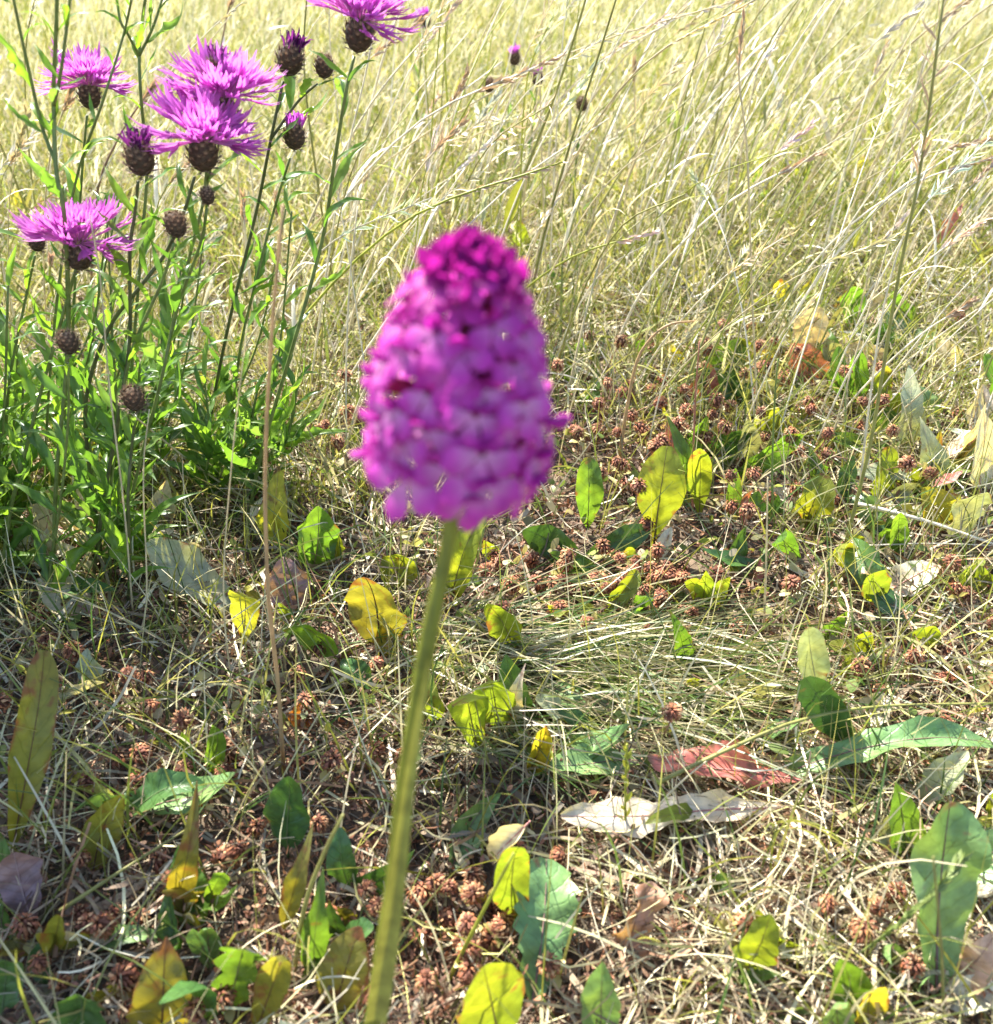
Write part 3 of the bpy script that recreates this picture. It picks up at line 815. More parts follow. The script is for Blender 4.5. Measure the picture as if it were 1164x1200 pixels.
def spikelets(mb, path, t0, n, ln, wd, spread, rr, one=False):
    for k in range(n):
        t = t0 + (1 - t0) * k / n
        u = t * (len(path) - 1)
        i = min(int(u), len(path) - 2)
        p = path[i].lerp(path[i + 1], u - i)
        tg = (path[i + 1] - path[i]).normalized()
        o = tg.orthogonal().normalized()
        o = Quaternion(tg, (k % 2) * math.pi + rr.uniform(-.5, .5) if one else rr.uniform(0, 6.28)) @ o
        d = (tg + o * spread * rr.uniform(.6, 1.3)).normalized()
        sd = d.cross(Vector((rr.uniform(-1, 1), rr.uniform(-1, 1), rr.uniform(-1, 1)))).normalized()
        l = ln * rr.uniform(.7, 1.2)
        mb.ribbon([p, p + d * l * .4, p + d * l * .75 + Vector((0, 0, -.08 * l)), p + d * l], [wd * .25, wd, wd * .7, wd * .05], sd, fold=.5)


def stalk(pts, wpx, colr, label=None, group=None, head=None, blade=None, name='grass_stalk', seed=0, brown=False):
    """pts world points, first one the foot"""
    rr = random.Random(seed)
    path = smooth_path(pts, 14)
    dmid = depth(path[6])
    r = wpx * dmid / FPX / 2
    e = empty(name, path[0], label, 'grass stalk', group)
    mb = MB()
    loc = [p - path[0] for p in path]
    mb.tube(loc, [r * lerp(1, .5, k / 13) for k in range(14)], sides=5)
    c = SC[colr]
    j = rr.uniform(.88, 1.12)
    c = (c[0] * j, c[1] * j, c[2] * j, 1)
    put('stem', mb.mesh('stem', M_straw), e, Matrix.Translation(path[0]), c)
    if head:
        hb = MB()
        L = sum((loc[k + 1] - loc[k]).length for k in range(13))
        if head == 'feather':
            spikelets(hb, loc, rr.uniform(.80, .86), 26, .007 + .012 * L, .0007 + .0008 * dmid, .35, rr)
        elif head == 'spike':
            spikelets(hb, loc, .78, 22, .006 + .004 * dmid, .0009 + .0004 * dmid, .25, rr, True)
        elif head == 'open':
            spikelets(hb, loc, .7, 24, .012 + .01 * L, .0005 + .0004 * dmid, .7, rr)
        put('seed_head', hb.mesh('seed_head', M_straw), e, Matrix.Translation(path[0]),
            tuple(q * rr.uniform(.85, 1.1) for q in (SC['white'] if rr.random() < .5 else SC['straw'])[:3]) + (1,) if not brown else (0.42, 0.29, 0.20, 1))
    if blade:
        bb = MB()
        k = 3 + rr.randrange(4)
        p = loc[k]
        az = rr.uniform(0, 6.28)
        o = Vector((math.cos(az), math.sin(az), 0))
        L = blade
        sd = o.cross(Vector((0, 0, 1)))
        pth = [p + o * L * .1 * q + Vector((0, 0, L * (.16 * q - .016 * q * q))) for q in range(7)]
        bb.ribbon(pth, [r * 1.3, r * 1.8, r * 1.7, r * 1.5, r * 1.1, r * .7, r * .1], sd, fold=.4)
        put('blade', bb.mesh('blade', M_straw), e, Matrix.Translation(path[0]), c)
    return e


def up_path(base_px, pts_px, Y=None, lean=0.0):
    """a stalk that stands on the ground at base_px and passes through the pixels at its own distance"""
    B = G(*base_px)
    n = len(pts_px)
    return [B] + [P(px, py, B.y + lean * (k + 1) / n) for k, (px, py) in enumerate(pts_px)]


notable = [
    ('thick tan straw standing upright in front of the knapweed leaves', up_path((333, 908), [(326, 800), (315, 700), (311, 560), (318, 400), (332, 240)]), 8, 'tan', None),
    ('thin pale straw slanting down across the knapweed from the left edge', [G(445, 678), P(250, 560, .62), P(150, 482, .60), P(0, 370, .58), P(-60, 325, .57)], 4, 'straw', None),
    ('green stalk with a yellow sheath rising behind the orchid tip to the top edge', up_path((560, 400), [(585, 290), (598, 245), (640, 140), (668, 60), (692, -20)], lean=-.05), 6, 'olive', None),
    ('second green stalk right of the sheathed one behind the orchid tip', up_path((610, 420), [(632, 300), (665, 180), (700, 70), (728, -20)], lean=-.05), 5, 'olive', None),
    ('long olive stalk running up the right side to the top edge', up_path((985, 660), [(1020, 520), (1050, 340), (1080, 190), (1108, -20)]), 7, 'olive', 'open'),
    ('pale stalk with a narrow brown seed head right of the orchid', up_path((890, 520), [(882, 360), (876, 180), (866, 90), (872, 20)]), 4, 'straw', 'spike'),
    ('bent straw with a drooping seed head above the knapweed at left', up_path((105, 420), [(112, 240), (140, 160), (180, 100)]), 5, 'brown', 'feather'),
    ('stalk with a purplish feathery seed head left of the orchid tip', up_path((390, 470), [(425, 330), (480, 215), (545, 140)]), 4, 'straw', 'feather'),
    ('thick bleached straw lying across the leaves at the right edge', [G(1005, 590, .03), G(1090, 612, .03), G(1185, 645, .02)], 7, 'white', None),
    ('thin straight straw lying level below the bleached one at right', [G(1005, 640, .02), G(1090, 637, .02), G(1185, 640, .02)], 3, 'white', None),
    ('brown stalk bent over at the top above the clover patch', up_path((722, 560), [(742, 440), (760, 400), (785, 380), (818, 376)]), 6, 'tan', None),
    ('straw standing among the knapweed stems at left', up_path((157, 735), [(146, 600), (128, 450), (118, 330), (105, 250)]), 3.4, 'straw', None),
    ('olive green stem leaning right at the bottom right of the orchid', up_path((526, 1148), [(560, 1080), (602, 1000)]), 8, 'yg', None),
    ('thin upright stem in front of the largest rounded leaf', up_path((1106, 1200), [(1104, 1120), (1094, 1004)]), 6, 'olive', None),
    ('long pale green blade lying over the litter at lower left', [G(70, 1068, .02), G(140, 1022, .025), G(222, 970, .02)], 7, 'olive', None),
    ('long green stalk arching over the red leaf to the right edge', [G(770, 918, .03), G(850, 880, .04), G(935, 845, .045), G(1030, 828, .04), G(1180, 824, .03)], 7, 'olive', None),
    ('straw crossing the red leaf', [G(760, 958, .02), G(800, 915, .035), G(872, 858, .04)], 4, 'straw', None),
    ('reddish stem rising in front of the green keeled leaves', up_path((812, 610), [(812, 560), (815, 470), (820, 400)]), 4, 'red', None),
    ('dark green stalk standing right of the clover patch', up_path((908, 625), [(905, 560), (908, 470), (912, 420)]), 4, 'green', None),
    ('brown and green blade leaning right left of the orchid stem', up_path((345, 1140), [(358, 1060), (380, 1000), (402, 955)]), 9, 'olive', None),
    ('slender straw curving up the middle of the knapweed', up_path((160, 760), [(172, 700), (168, 560), (175, 480)]), 3, 'straw', None),
    ('pale straw upright left of the thick tan one', up_path((275, 830), [(262, 700), (272, 540), (290, 380)]), 3, 'straw', None),
    ('short stem crossing the lower right corner', [G(960, 1110, .01), G(1000, 1170, .03), G(1025, 1215, .03)], 6, 'olive', None),
    ('straw leaning over the brown patch right of the orchid', up_path((895, 745), [(898, 660), (900, 560)]), 4, 'straw', None),
    ('tall straw just right of the long olive stalk', up_path((1005, 600), [(1018, 480), (1040, 340), (1085, 200)]), 4, 'white', None),
    ('pale stalk leaning far to the right over the meadow at right', up_path((880, 420), [(960, 300), (1060, 220), (1180, 180)]), 4, 'white', 'spike'),
    ('pale stalk arching right behind the orchid', up_path((715, 420), [(760, 330), (850, 240), (960, 180)]), 5, 'white', 'feather'),
    ('brown seed head on a bent stalk at the top left', up_path((235, 300), [(250, 120), (262, 40), (275, -20)]), 4, 'brown', 'feather'),
    ('straw stalk crossing the right knapweed stem', up_path((360, 480), [(395, 240), (430, 80), (440, 20)]), 4, 'white', 'feather'),
]
for k, (lab, pts, wpx, c, hd) in enumerate(notable):
    o = stalk(pts, wpx * .8, c, lab, 'single stalks of grass and straw', hd, seed=900 + k, brown=True)
# yellow sheath on the first green stalk
bb = MB()
st0 = [o for o in bpy.data.objects if o.get('label', '').startswith('green stalk with a yellow sheath')][0]
sp = notable[2][1]
a, b2 = P(592, 268, sp[2].y), P(612, 205, sp[3].y)
a, b2 = a - sp[0], b2 - sp[0]
bb.ribbon([a, a.lerp(b2, .35), a.lerp(b2, .7), b2], [.002, .0055, .004, .0004], Vector((1, 0, -.2)), fold=.4)
put('sheath', bb.mesh('sheath', M_straw), st0, Matrix(), SC['yg'])

# grass spikes with herringbone spikelets
def spike_grass(pts, wpx, colr, label, n=26, t0=0.1):
    path = smooth_path(pts, 16)
    e = empty('grass_spike', path[0], label, 'grass spike', 'single grass spikes')
    loc = [p - path[0] for p in path]
    r = wpx * depth(path[8]) / FPX / 2
    mb = MB(); mb.tube(loc, [r * .22] * 16, sides=5)
    put('stem', mb.mesh('stem', M_straw), e, Matrix.Translation(path[0]), SC[colr])
    hb = MB()
    spikelets(hb, loc, t0, n, r * 2.6, r * .5, .4, random.Random(n), True)
    spikelets(hb, loc, t0, n, r * 2.2, r * .45, .3, random.Random(n + 1), True)
    put('spikelets', hb.mesh('spikelets', M_straw), e, Matrix.Translation(path[0]), SC[colr])


spike_grass([G(1005, 1120, .02), G(1050, 1085, .055), G(1095, 1045, .075), G(1130, 1005, .085)], 15, 'green',
            'green braided grass spike lying across the largest rounded leaf', 30)
spike_grass(up_path((733, 985), [(733, 930), (735, 872)]), 13, 'yg', 'short yellow green grass spike upright beside the red leaf', 12)

# individual meadow stalks, the ones that show largest
gs_lab = {
    (0, 0): ('slender pale straw stalk in the meadow behind the knapweed', 'straw stalks behind the knapweed'),
    (0, 1): ('straw stalk with a feathery seed head behind the knapweed', 'seeding stalks behind the knapweed'),
    (1, 0): ('slender pale straw stalk in the meadow straight behind the orchid', 'straw stalks behind the orchid'),
    (1, 1): ('straw stalk with a feathery seed head straight behind the orchid', 'seeding stalks behind the orchid'),
    (2, 0): ('slender pale straw stalk in the meadow at the upper right', 'straw stalks at the right'),
    (2, 1): ('straw stalk with a feathery seed head at the upper right', 'seeding stalks at the right')}
rs = random.Random(5)
for k in range(262):
    if k < 60:
        px, py = rs.uniform(-20, 460), rs.uniform(330, 560)
    elif k < 150:
        px, py = rs.uniform(380, 760), rs.uniform(250, 500)
    else:
        px, py = rs.uniform(720, 1180), rs.uniform(230, 560)
    B = G(px, py)
    H = rs.uniform(.16, .40) * (1 if py < 430 else .75)
    ln = max(-.1, rs.gauss(.40, .26))
    az = rs.gauss(R(8), R(35))
    d = Vector((math.cos(az), math.sin(az), 0))
    cur = rs.uniform(0, .22)
    pts = [B, B + d * (H * ln * .33) + Vector((0, 0, H * .4)), B + d * (H * (ln * .75 + cur * .2)) + Vector((0, 0, H * .76)),
           B + d * (H * (ln * 1.15 + cur * .8)) + Vector((0, 0, H * (1.0 - cur * .25)))]
    sd = 1 if rs.random() < .55 else 0
    reg = 0 if px < 420 else (1 if px < 760 else 2)
    where = ['behind the knapweed', 'behind the orchid', 'at the upper right'][reg]
    cc = rs.choice(['straw', 'straw', 'straw', 'white', 'white', 'white', 'olive', 'yg'])
    hd = rs.choice(['feather', 'spike', 'open', 'feather']) if sd else None
    bl = .10 if rs.random() < .25 else None
    lean_w = 'leaning far right' if ln * math.cos(az) > .5 else ('leaning left' if math.cos(az) * ln < 0 else 'nearly upright')
    lab = '%s %s%s grass stalk %s %s' % ({'straw': 'straw coloured', 'white': 'bleached', 'olive': 'olive', 'yg': 'yellow green'}[cc],
                                        {'feather': 'feathery headed', 'spike': 'narrow headed', 'open': 'open headed', None: 'headless'}[hd],
                                        ' bladed' if bl else '', lean_w, where)
    stalk(pts, rs.uniform(1.7, 3.0) if k % 9 else rs.uniform(3.0, 4.5), cc, lab, 'grass stalks ' + where, hd, bl, seed=3000 + k, brown=(k % 6 == 0))


# ------------------------------------------------------------------ clover heads
def clover_head_mesh(seed):
    rr = random.Random(seed)
    mb = MB()
    R0 = 1.0
    n = rr.choice((60, 72, 80, 54))
    tone = rr.uniform(.85, 1.55)
    base = [(0.27 * tone, 0.105 * tone, 0.045 * tone), (0.21 * tone, 0.075 * tone, 0.04 * tone), (0.36 * tone, 0.20 * tone, 0.10 * tone), (0.16, 0.06, 0.035)]
    # core
    V, F = [], []
    for i in range(5):
        th = math.pi * (i + .5) / 5
        for k in range(7):
            ph = 2 * math.pi * k / 7
            V.append((.72 * math.sin(th) * math.cos(ph), .72 * math.sin(th) * math.sin(ph), .72 * math.cos(th)))
    for i in range(4):
        for k in range(7):
            F.append((i * 7 + k, i * 7 + (k + 1) % 7, i * 7 + 7 + (k + 1) % 7, i * 7 + 7 + k))
    mb.add(V, F, (0.10, 0.035, 0.02))
    for q in range(n):
        z = 1 - 2 * (q + .5) / n
        ph = q * 2.39996 + rr.uniform(-.2, .2)
        o = Vector((math.sqrt(1 - z * z) * math.cos(ph), math.sqrt(1 - z * z) * math.sin(ph), z))
        dn = (Vector((0, 0, -1)) - o * (-o.z))
        dn = dn.normalized() if dn.length > .05 else Vector((1, 0, 0))
        s = o.cross(dn)
        p = o * .74 - dn * .12
        c = Vector(rr.choice(base)) * rr.uniform(.8, 1.25)
        a = p + o * rr.uniform(.12, .34) + dn * rr.uniform(.05, .25)
        tip = p + o * rr.uniform(.08, .5) + dn * rr.uniform(.34, .62) + s * rr.uniform(-.12, .12)
        wv = rr.uniform(.10, .19)
        mb.add([p - dn * .05, a - s * wv, a + s * wv, tip, a + o * .09], [(0, 1, 4), (0, 4, 2), (1, 3, 4), (4, 3, 2)], tuple(c))
    return mb.mesh('flower_head', M_head)


HEADS = [clover_head_mesh(s) for s in range(9)]
mb = MB(); mb.tube([(0, 0, 0), (.06, 0, -1.2), (.02, .08, -2.6), (-.2, .1, -4)], [.09, .08, .08, .08], (0.30, 0.16, 0.10), 4)
STALK = mb.mesh('stalk', M_stem)
mb = MB()
for k in range(3):
    a = k * 2.1
    d = Vector((math.cos(a), math.sin(a), .1))
    s = Vector((-math.sin(a), math.cos(a), 0))
    b0 = Vector((0.02, .03, -1.6))
    mb.ribbon([b0, b0 + d * .5, b0 + d * 1.0 + Vector((0, 0, .05)), b0 + d * 1.5 + Vector((0, 0, -.15))], [.04, .4, .5, .12], s, (0.42, 0.36, 0.13), fold=.25)
LEAFLET = mb.mesh('leaflets', M_grass)


def clover(p, dpx, rr, label, group, leaflet=False):
    r = dpx / 2 * depth(p) / FPX
    e = empty('clover', p, label, 'clover head', group)
    rot = Matrix.Rotation(rr.uniform(0, 6.28), 4, 'Z') @ Matrix.Rotation(rr.gauss(0, .7), 4, 'X') @ Matrix.Diagonal((1, rr.uniform(.8, 1.05), rr.uniform(.85, 1.15), 1))
    m = Matrix.Translation(p) @ rot @ Matrix.Scale(r, 4)
    put('flower_head', HEADS[rr.randrange(9)], e, m)
    put('stalk', STALK, e, m)
    if leaflet:
        put('leaflets', LEAFLET, e, m)
    return e


rc = random.Random(21)
listed = [
    (215, 900, 22, 'brown clover ball left of the pale yellow leaflets'), (266, 911, 23, 'reddish clover ball right of the pale yellow leaflets'),
    (186, 1010, 24, 'rust brown clover head touching the green pointed leaf'), (201, 1030, 22, 'darker clover head just under the rust brown one'),
    (264, 1003, 30, 'large brown clover head in the shade left of the dark oval leaf'), (278, 996, 24, 'orange brown clover head joined to the large brown one'),
    (30, 1085, 30, 'clover head beside the round purplish leaf at the left edge'), (94, 1070, 20, 'clover head above the yellow leaflets at lower left'),
    (120, 1083, 28, 'reddish clover head right of the yellow leaflets at lower left'), (147, 1145, 34, 'large tan clover head left of the large olive leaf'),
    (150, 1185, 26, 'tan clover head at the bottom edge left of the olive leaf'), (136, 1067, 16, 'small clover head above the flat blue green leaf'),
    (512, 1035, 22, 'round red brown clover head right of the orchid stem'), (556, 1028, 24, 'clover head below the curled cream leaf'),
    (577, 1098, 30, 'pale tan clover head left of the toothed leaf'), (546, 1115, 22, 'dark red clover head at the left of the broad bottom leaf'),
    (656, 1004, 24, 'tan clover head above the tip of the toothed leaf'), (788, 835, 24, 'twin brown clover head on a long stem above the red leaf'),
    (870, 1085, 30, 'orange brown clover head at the small yellow green leaf'), (970, 1060, 20, 'crimson clover head in the pale straw at lower right'),
    (1012, 1090, 28, 'clover head at the end of the green braided spike'), (1050, 1046, 26, 'rust clover head left of the largest rounded leaf'),
    (1030, 1062, 22, 'pale clover head left of the rust one at lower right'), (1070, 1135, 26, 'withered clover head under the largest rounded leaf'),
    (980, 584, 16, 'dark red clover head on the dark leaf right of centre'), (658, 680, 16, 'small orange clover head right of the spike bottom'),
    (350, 790, 18, 'clover head beside the thick tan straw'), (1120, 690, 18, 'clover head below the yellow leaf at the right edge'),
    (385, 1070, 22, 'clover head left of the orchid stem low down'), (440, 1062, 20, 'clover head hidden close to the orchid stem low down'),
    (590, 1085, 24, 'clover head beside the pale tan one'), (500, 1150, 24, 'clover head at the bottom right of the orchid stem'),
    (300, 970, 22, 'clover head left of the dark green oval leaf'), (70, 1150, 24, 'clover head above the dark lobed leaf at bottom left'),
]
for k, (px, py, d, lab) in enumerate(listed):
    p = G(px, py, rc.uniform(.012, .028) if k != 17 else .06)
    clover(p, d, rc, lab, 'single clover heads', leaflet=(k % 3 == 0))
zones = [((800, 470), (95, 45), 85, 'ripe brown clover head in the patch right of the orchid spike', 'clover heads in the patch right of the orchid'),
         ((720, 672), (75, 28), 55, 'withered clover head in the brown patch below the spike', 'clover heads in the brown patch'),
         ((1000, 520), (110, 70), 35, 'withered clover head among the leaves at the right', 'clover heads among the leaves at right'),
         ((200, 850), (140, 60), 25, 'withered clover head in the shaded litter at left', 'clover heads in the shaded litter'),
         ((550, 1090), (60, 50), 22, 'withered clover head in the red brown heap at bottom centre', 'clover heads in the heap at bottom centre'),
         ((380, 480), (60, 40), 18, 'brown clover head between knapweed and orchid spike', 'clover heads left of the spike'),
         ((1080, 760), (70, 50), 16, 'withered clover head in the straw at the right edge', 'clover heads in the straw at right'),
         ((200, 1100), (130, 60), 20, 'withered clover head among the shaded leaves at bottom left', 'clover heads among the shaded leaves')]
for (cx, cy), (sx_, sy_), nn, lab, grp in zones:
    for k in range(nn):
        px, py = rc.gauss(cx, sx_), rc.gauss(cy, sy_)
        if py > 1190 or px < -10 or px > 1175: continue
        p = G(px, py, rc.uniform(.008, .03 if py > 600 else .06))
        clover(p, rc.uniform(.0085, .0125) * FPX / depth(p), rc, lab, grp, leaflet=rc.random() < .35)

# pale yellow leaflets beside the two clover balls, and at lower left
def sprig(px, py, z, npx, label, cols, n=4):
    p = G(px, py, z)
    e = empty('clover_sprig', p, label, 'clover sprig', 'yellowed clover sprigs')
    rr = random.Random(px)
    s = depth(p) / FPX
    for k in range(n):
        a = rr.uniform(-.4, 3.5)
        T = p + Vector((math.cos(a), -.25, math.sin(a) * .8)) * npx * s
        me, rib = leaf_mesh('leaflet', p, T, npx * .55 * s, Vector((0, -1, .4)), 'obov', .25, .05, .1, seed=k + px, nv=6, nu=4)
        put('leaflet', me, e, Matrix.Translation(p), LC[rr.choice(cols)])
    mb = MB(); mb.tube([(0, 0, 0), (0, 0, -z - .003)], [.0006, .0007], (.35, .25, .1), 4)
    put('stalk', mb.mesh('stalk', M_stem), e, Matrix.Translation(p))


sprig(240, 912, .02, 26, 'pale yellow leaflets between the two clover balls', ['Y', 'W'], 4)
sprig(248, 945, .01, 22, 'cream leaflets below the pale yellow ones', ['W', 'W', 'A'], 4)
sprig(100, 1098, .015, 28, 'yellow leaflets between clover heads at lower left', ['Y', 'W'], 4)
sprig(132, 1160, .012, 28, 'cream yellow leaflets left of the large olive leaf', ['W', 'Y'], 4)
sprig(215, 1072, .02, 24, 'cream leaflets right of the shaded green leaf', ['W', 'Y'], 3)
sprig(575, 1050, .015, 26, 'cream leaflets beside the red brown clover head', ['W', 'Y', 'W'], 4)


# ------------------------------------------------------------------ knapweed
def klance(seed, lobed):
    me, rib = leaf_mesh('knapweed_leaf', (0, 0, 0), (0, 1, 0), .16 if not lobed else .26, Vector((0, 0, 1)), 'lance', .3 + .3 * random.Random(seed).random(),
                        random.Random(seed).uniform(-.06, .16), .3, 0, lobed, 0, 1.0, seed, M_kleaf, 14 if lobed else 10, 6 if lobed else 4)
    return me


KL = [klance(s, 0) for s in range(5)] + [klance(s + 10, .75) for s in range(3)]
KCOL = [(0.10, 0.19, 0.03, 1), (0.15, 0.25, 0.035, 1), (0.07, 0.14, 0.03, 1), (0.13, 0.21, 0.05, 1)]


def frame(p, d, n, s):
    d = d.normalized()
    n = (n - d * n.dot(d)).normalized()
    x = d.cross(n)
    return Matrix(((x.x, d.x, n.x, p.x), (x.y, d.y, n.y, p.y), (x.z, d.z, n.z, p.z), (0, 0, 0, 1))) @ Matrix.Scale(s, 4)


def involucre_mesh(seed):
    """globe of dark fringed bracts, unit radius, centre at the origin, top at +z"""
    rr = random.Random(seed)
    mb = MB()
    V, F = [], []
    for i in range(7):
        th = math.pi * (i + .3) / 6.6
        for k in range(10):
            ph = 2 * math.pi * k / 10
            V.append((.84 * math.sin(th) * math.cos(ph), .84 * math.sin(th) * math.sin(ph), 1.02 * math.cos(th)))
    for i in range(6):
        for k in range(10):
            F.append((i * 10 + k, i * 10 + (k + 1) % 10, i * 10 + 10 + (k + 1) % 10, i * 10 + 10 + k))
    mb.add(V, F, (0.075, 0.05, 0.03))
    n = 74
    for q in range(n):
        z = -.95 + 1.75 * q / n
        ph = q * 2.39996
        rad = math.sqrt(max(0, 1 - z * z))
        o = Vector((rad * math.cos(ph), rad * math.sin(ph), z))
        up = Vector((0, 0, 1)) - o * o.z
        up = up.normalized() if up.length > .05 else Vector((1, 0, 0))
        s = o.cross(up)
        p = Vector((o.x * .84, o.y * .84, o.z * 1.02))
        tip = p + up * .34 + o * .10
        mb.add([p, p + up * .18 + o * .07 - s * .14, p + up * .18 + o * .07 + s * .14, tip], [(0, 1, 3), (0, 3, 2)], (0.08, 0.045, 0.03))
        for h in range(8):
            a = (h - 3.5) * .38
            d = (up * math.cos(a) + s * math.sin(a) + o * .65).normalized()
            b0 = p + up * .2 + o * .08
            mb.add([b0 - s * .028, b0 + s * .028, b0 + d * rr.uniform(.3, .6)], [(0, 1, 2)], (0.32, 0.22, 0.15))
    return mb.mesh('involucre', M_head)


INV = [involucre_mesh(s) for s in range(3)]


def floret_mesh(seed, nl=5, dark=False):
    """one floret growing along +Y from the origin, unit length"""
    rr = random.Random(seed)
    mb = MB()
    c0 = (0.60, 0.26, 0.54) if not dark else (0.10, 0.02, 0.10)
    c1 = (0.54, 0.17, 0.50) if not dark else (0.13, 0.03, 0.13)
    cv = rr.uniform(.05, .22)
    pos = lambda t: Vector((0, t, cv * t * t))
    mb.tube([pos(0), pos(.2), pos(.38), pos(.5)], [.012, .015, .022, .032], c0, 4, cap=False)
    for k in range(nl):
        a = (k - (nl - 1) / 2) / max(1, nl - 1) * 2
        d = Vector((a * .42 + rr.uniform(-.06, .06), 1, rr.uniform(-.18, .28))).normalized()
        p = pos(.47)
        l = rr.uniform(.42, .62)
        cb = rr.uniform(-.1, .14)
        pth = [p, p + d * l * .33 + Vector((0, 0, cb * .05)), p + d * l * .68 + Vector((0, 0, cb * .3)), p + d * l + Vector((0, 0, cb))]
        mb.ribbon(pth, [.018, .046, .038, .005], Vector((1, 0, rr.uniform(-.4, .4))), tuple(Vector(c1) * rr.uniform(.85, 1.2)), fold=.35)
    return mb.mesh('floret', M_petal)


FLO = [floret_mesh(s) for s in range(5)]
FLI = [floret_mesh(s + 20, 4) for s in range(3)]


def head_axes(axis):
    q = Vector((0, 0, 1)).rotation_difference(axis.normalized())
    return q.to_matrix().to_4x4()


def knap_head(plant, C, axis, rad, kind, seed, fw=.032):
    """C centre of the involucre; all in world coordinates, made children of the plant"""
    rr = random.Random(seed)
    M0 = Matrix.Translation(C) @ head_axes(axis)
    hm = M0 @ Matrix.Scale(rad, 4)
    h = put('flower_head', INV[seed % 3], plant, hm)
    hi = hm.inverted()
    if kind == 'open':
        n = 34
        for k in range(n):
            ph = k * 2 * math.pi / n + rr.uniform(-.12, .12)
            el = rr.uniform(.0, .6) + .28 * math.sin(ph * 2 + seed * 1.7)
            d = Vector((math.cos(ph) * math.cos(el), math.sin(ph) * math.cos(el), math.sin(el)))
            p = Vector((math.cos(ph) * rad * .35, math.sin(ph) * rad * .35, rad * .8))
            m = M0 @ frame(p, d, Vector((0, 0, 1)), fw * rr.uniform(.82, 1.12))
            put('floret', FLO[rr.randrange(5)], h, hi @ m)
        ib = MB()
        for k in range(46):
            ph = k * 2.39996
            r_ = math.sqrt(k / 46) * .55
            el = math.pi / 2 - r_ * 1.7 + rr.uniform(-.15, .15)
            d = Vector((math.cos(ph) * math.cos(el), math.sin(ph) * math.cos(el), math.sin(el)))
            p = Vector((math.cos(ph) * rad * r_, math.sin(ph) * rad * r_, rad * .85))
            m = hi @ M0 @ frame(p, d, Vector((0.01, .02, 1)) if el < 1.3 else Vector((1, 0, 0)), fw * rr.uniform(.5, .82))
            src = FLI[rr.randrange(3)]
            vs_ = [m @ v.co for v in src.vertices]
            ib.add(vs_, [tuple(p_.vertices) for p_ in src.polygons], [tuple(c_.color[:3]) for c_ in src.color_attributes['col'].data])
        put('inner_florets', ib.mesh('inner_florets', M_petal), h, Matrix())
    elif kind in ('spent', 'young'):
        ib = MB()
        cc = (0.10, 0.018, 0.10) if kind == 'spent' else (0.45, 0.10, 0.45)
        for k in range(46):
            ph = rr.uniform(0, 6.28)
            r_ = rr.uniform(.1, .6)
            el = math.pi / 2 - rr.uniform(-.1, .55)
            d = Vector((math.cos(ph) * math.cos(el), math.sin(ph) * math.cos(el), math.sin(el)))
            p = Vector((math.cos(ph) * r_, math.sin(ph) * r_, .7))
            l = rr.uniform(.7, 1.4)
            o = Vector((rr.uniform(-.5, .5), rr.uniform(-.5, .5), -rr.uniform(.1, .5)))
            ib.ribbon([p, p + d * l * .5, p + d * l * .85 + o * .15, p + d * l + o * .5], [.05, .09, .07, .02], Vector((rr.uniform(-1, 1), rr.uniform(-1, 1), .1)),
                      tuple(Vector(cc) * rr.uniform(.7, 1.5)), fold=.4)
        put('withered_florets' if kind == 'spent' else 'florets', ib.mesh('florets', M_petal), h, Matrix())


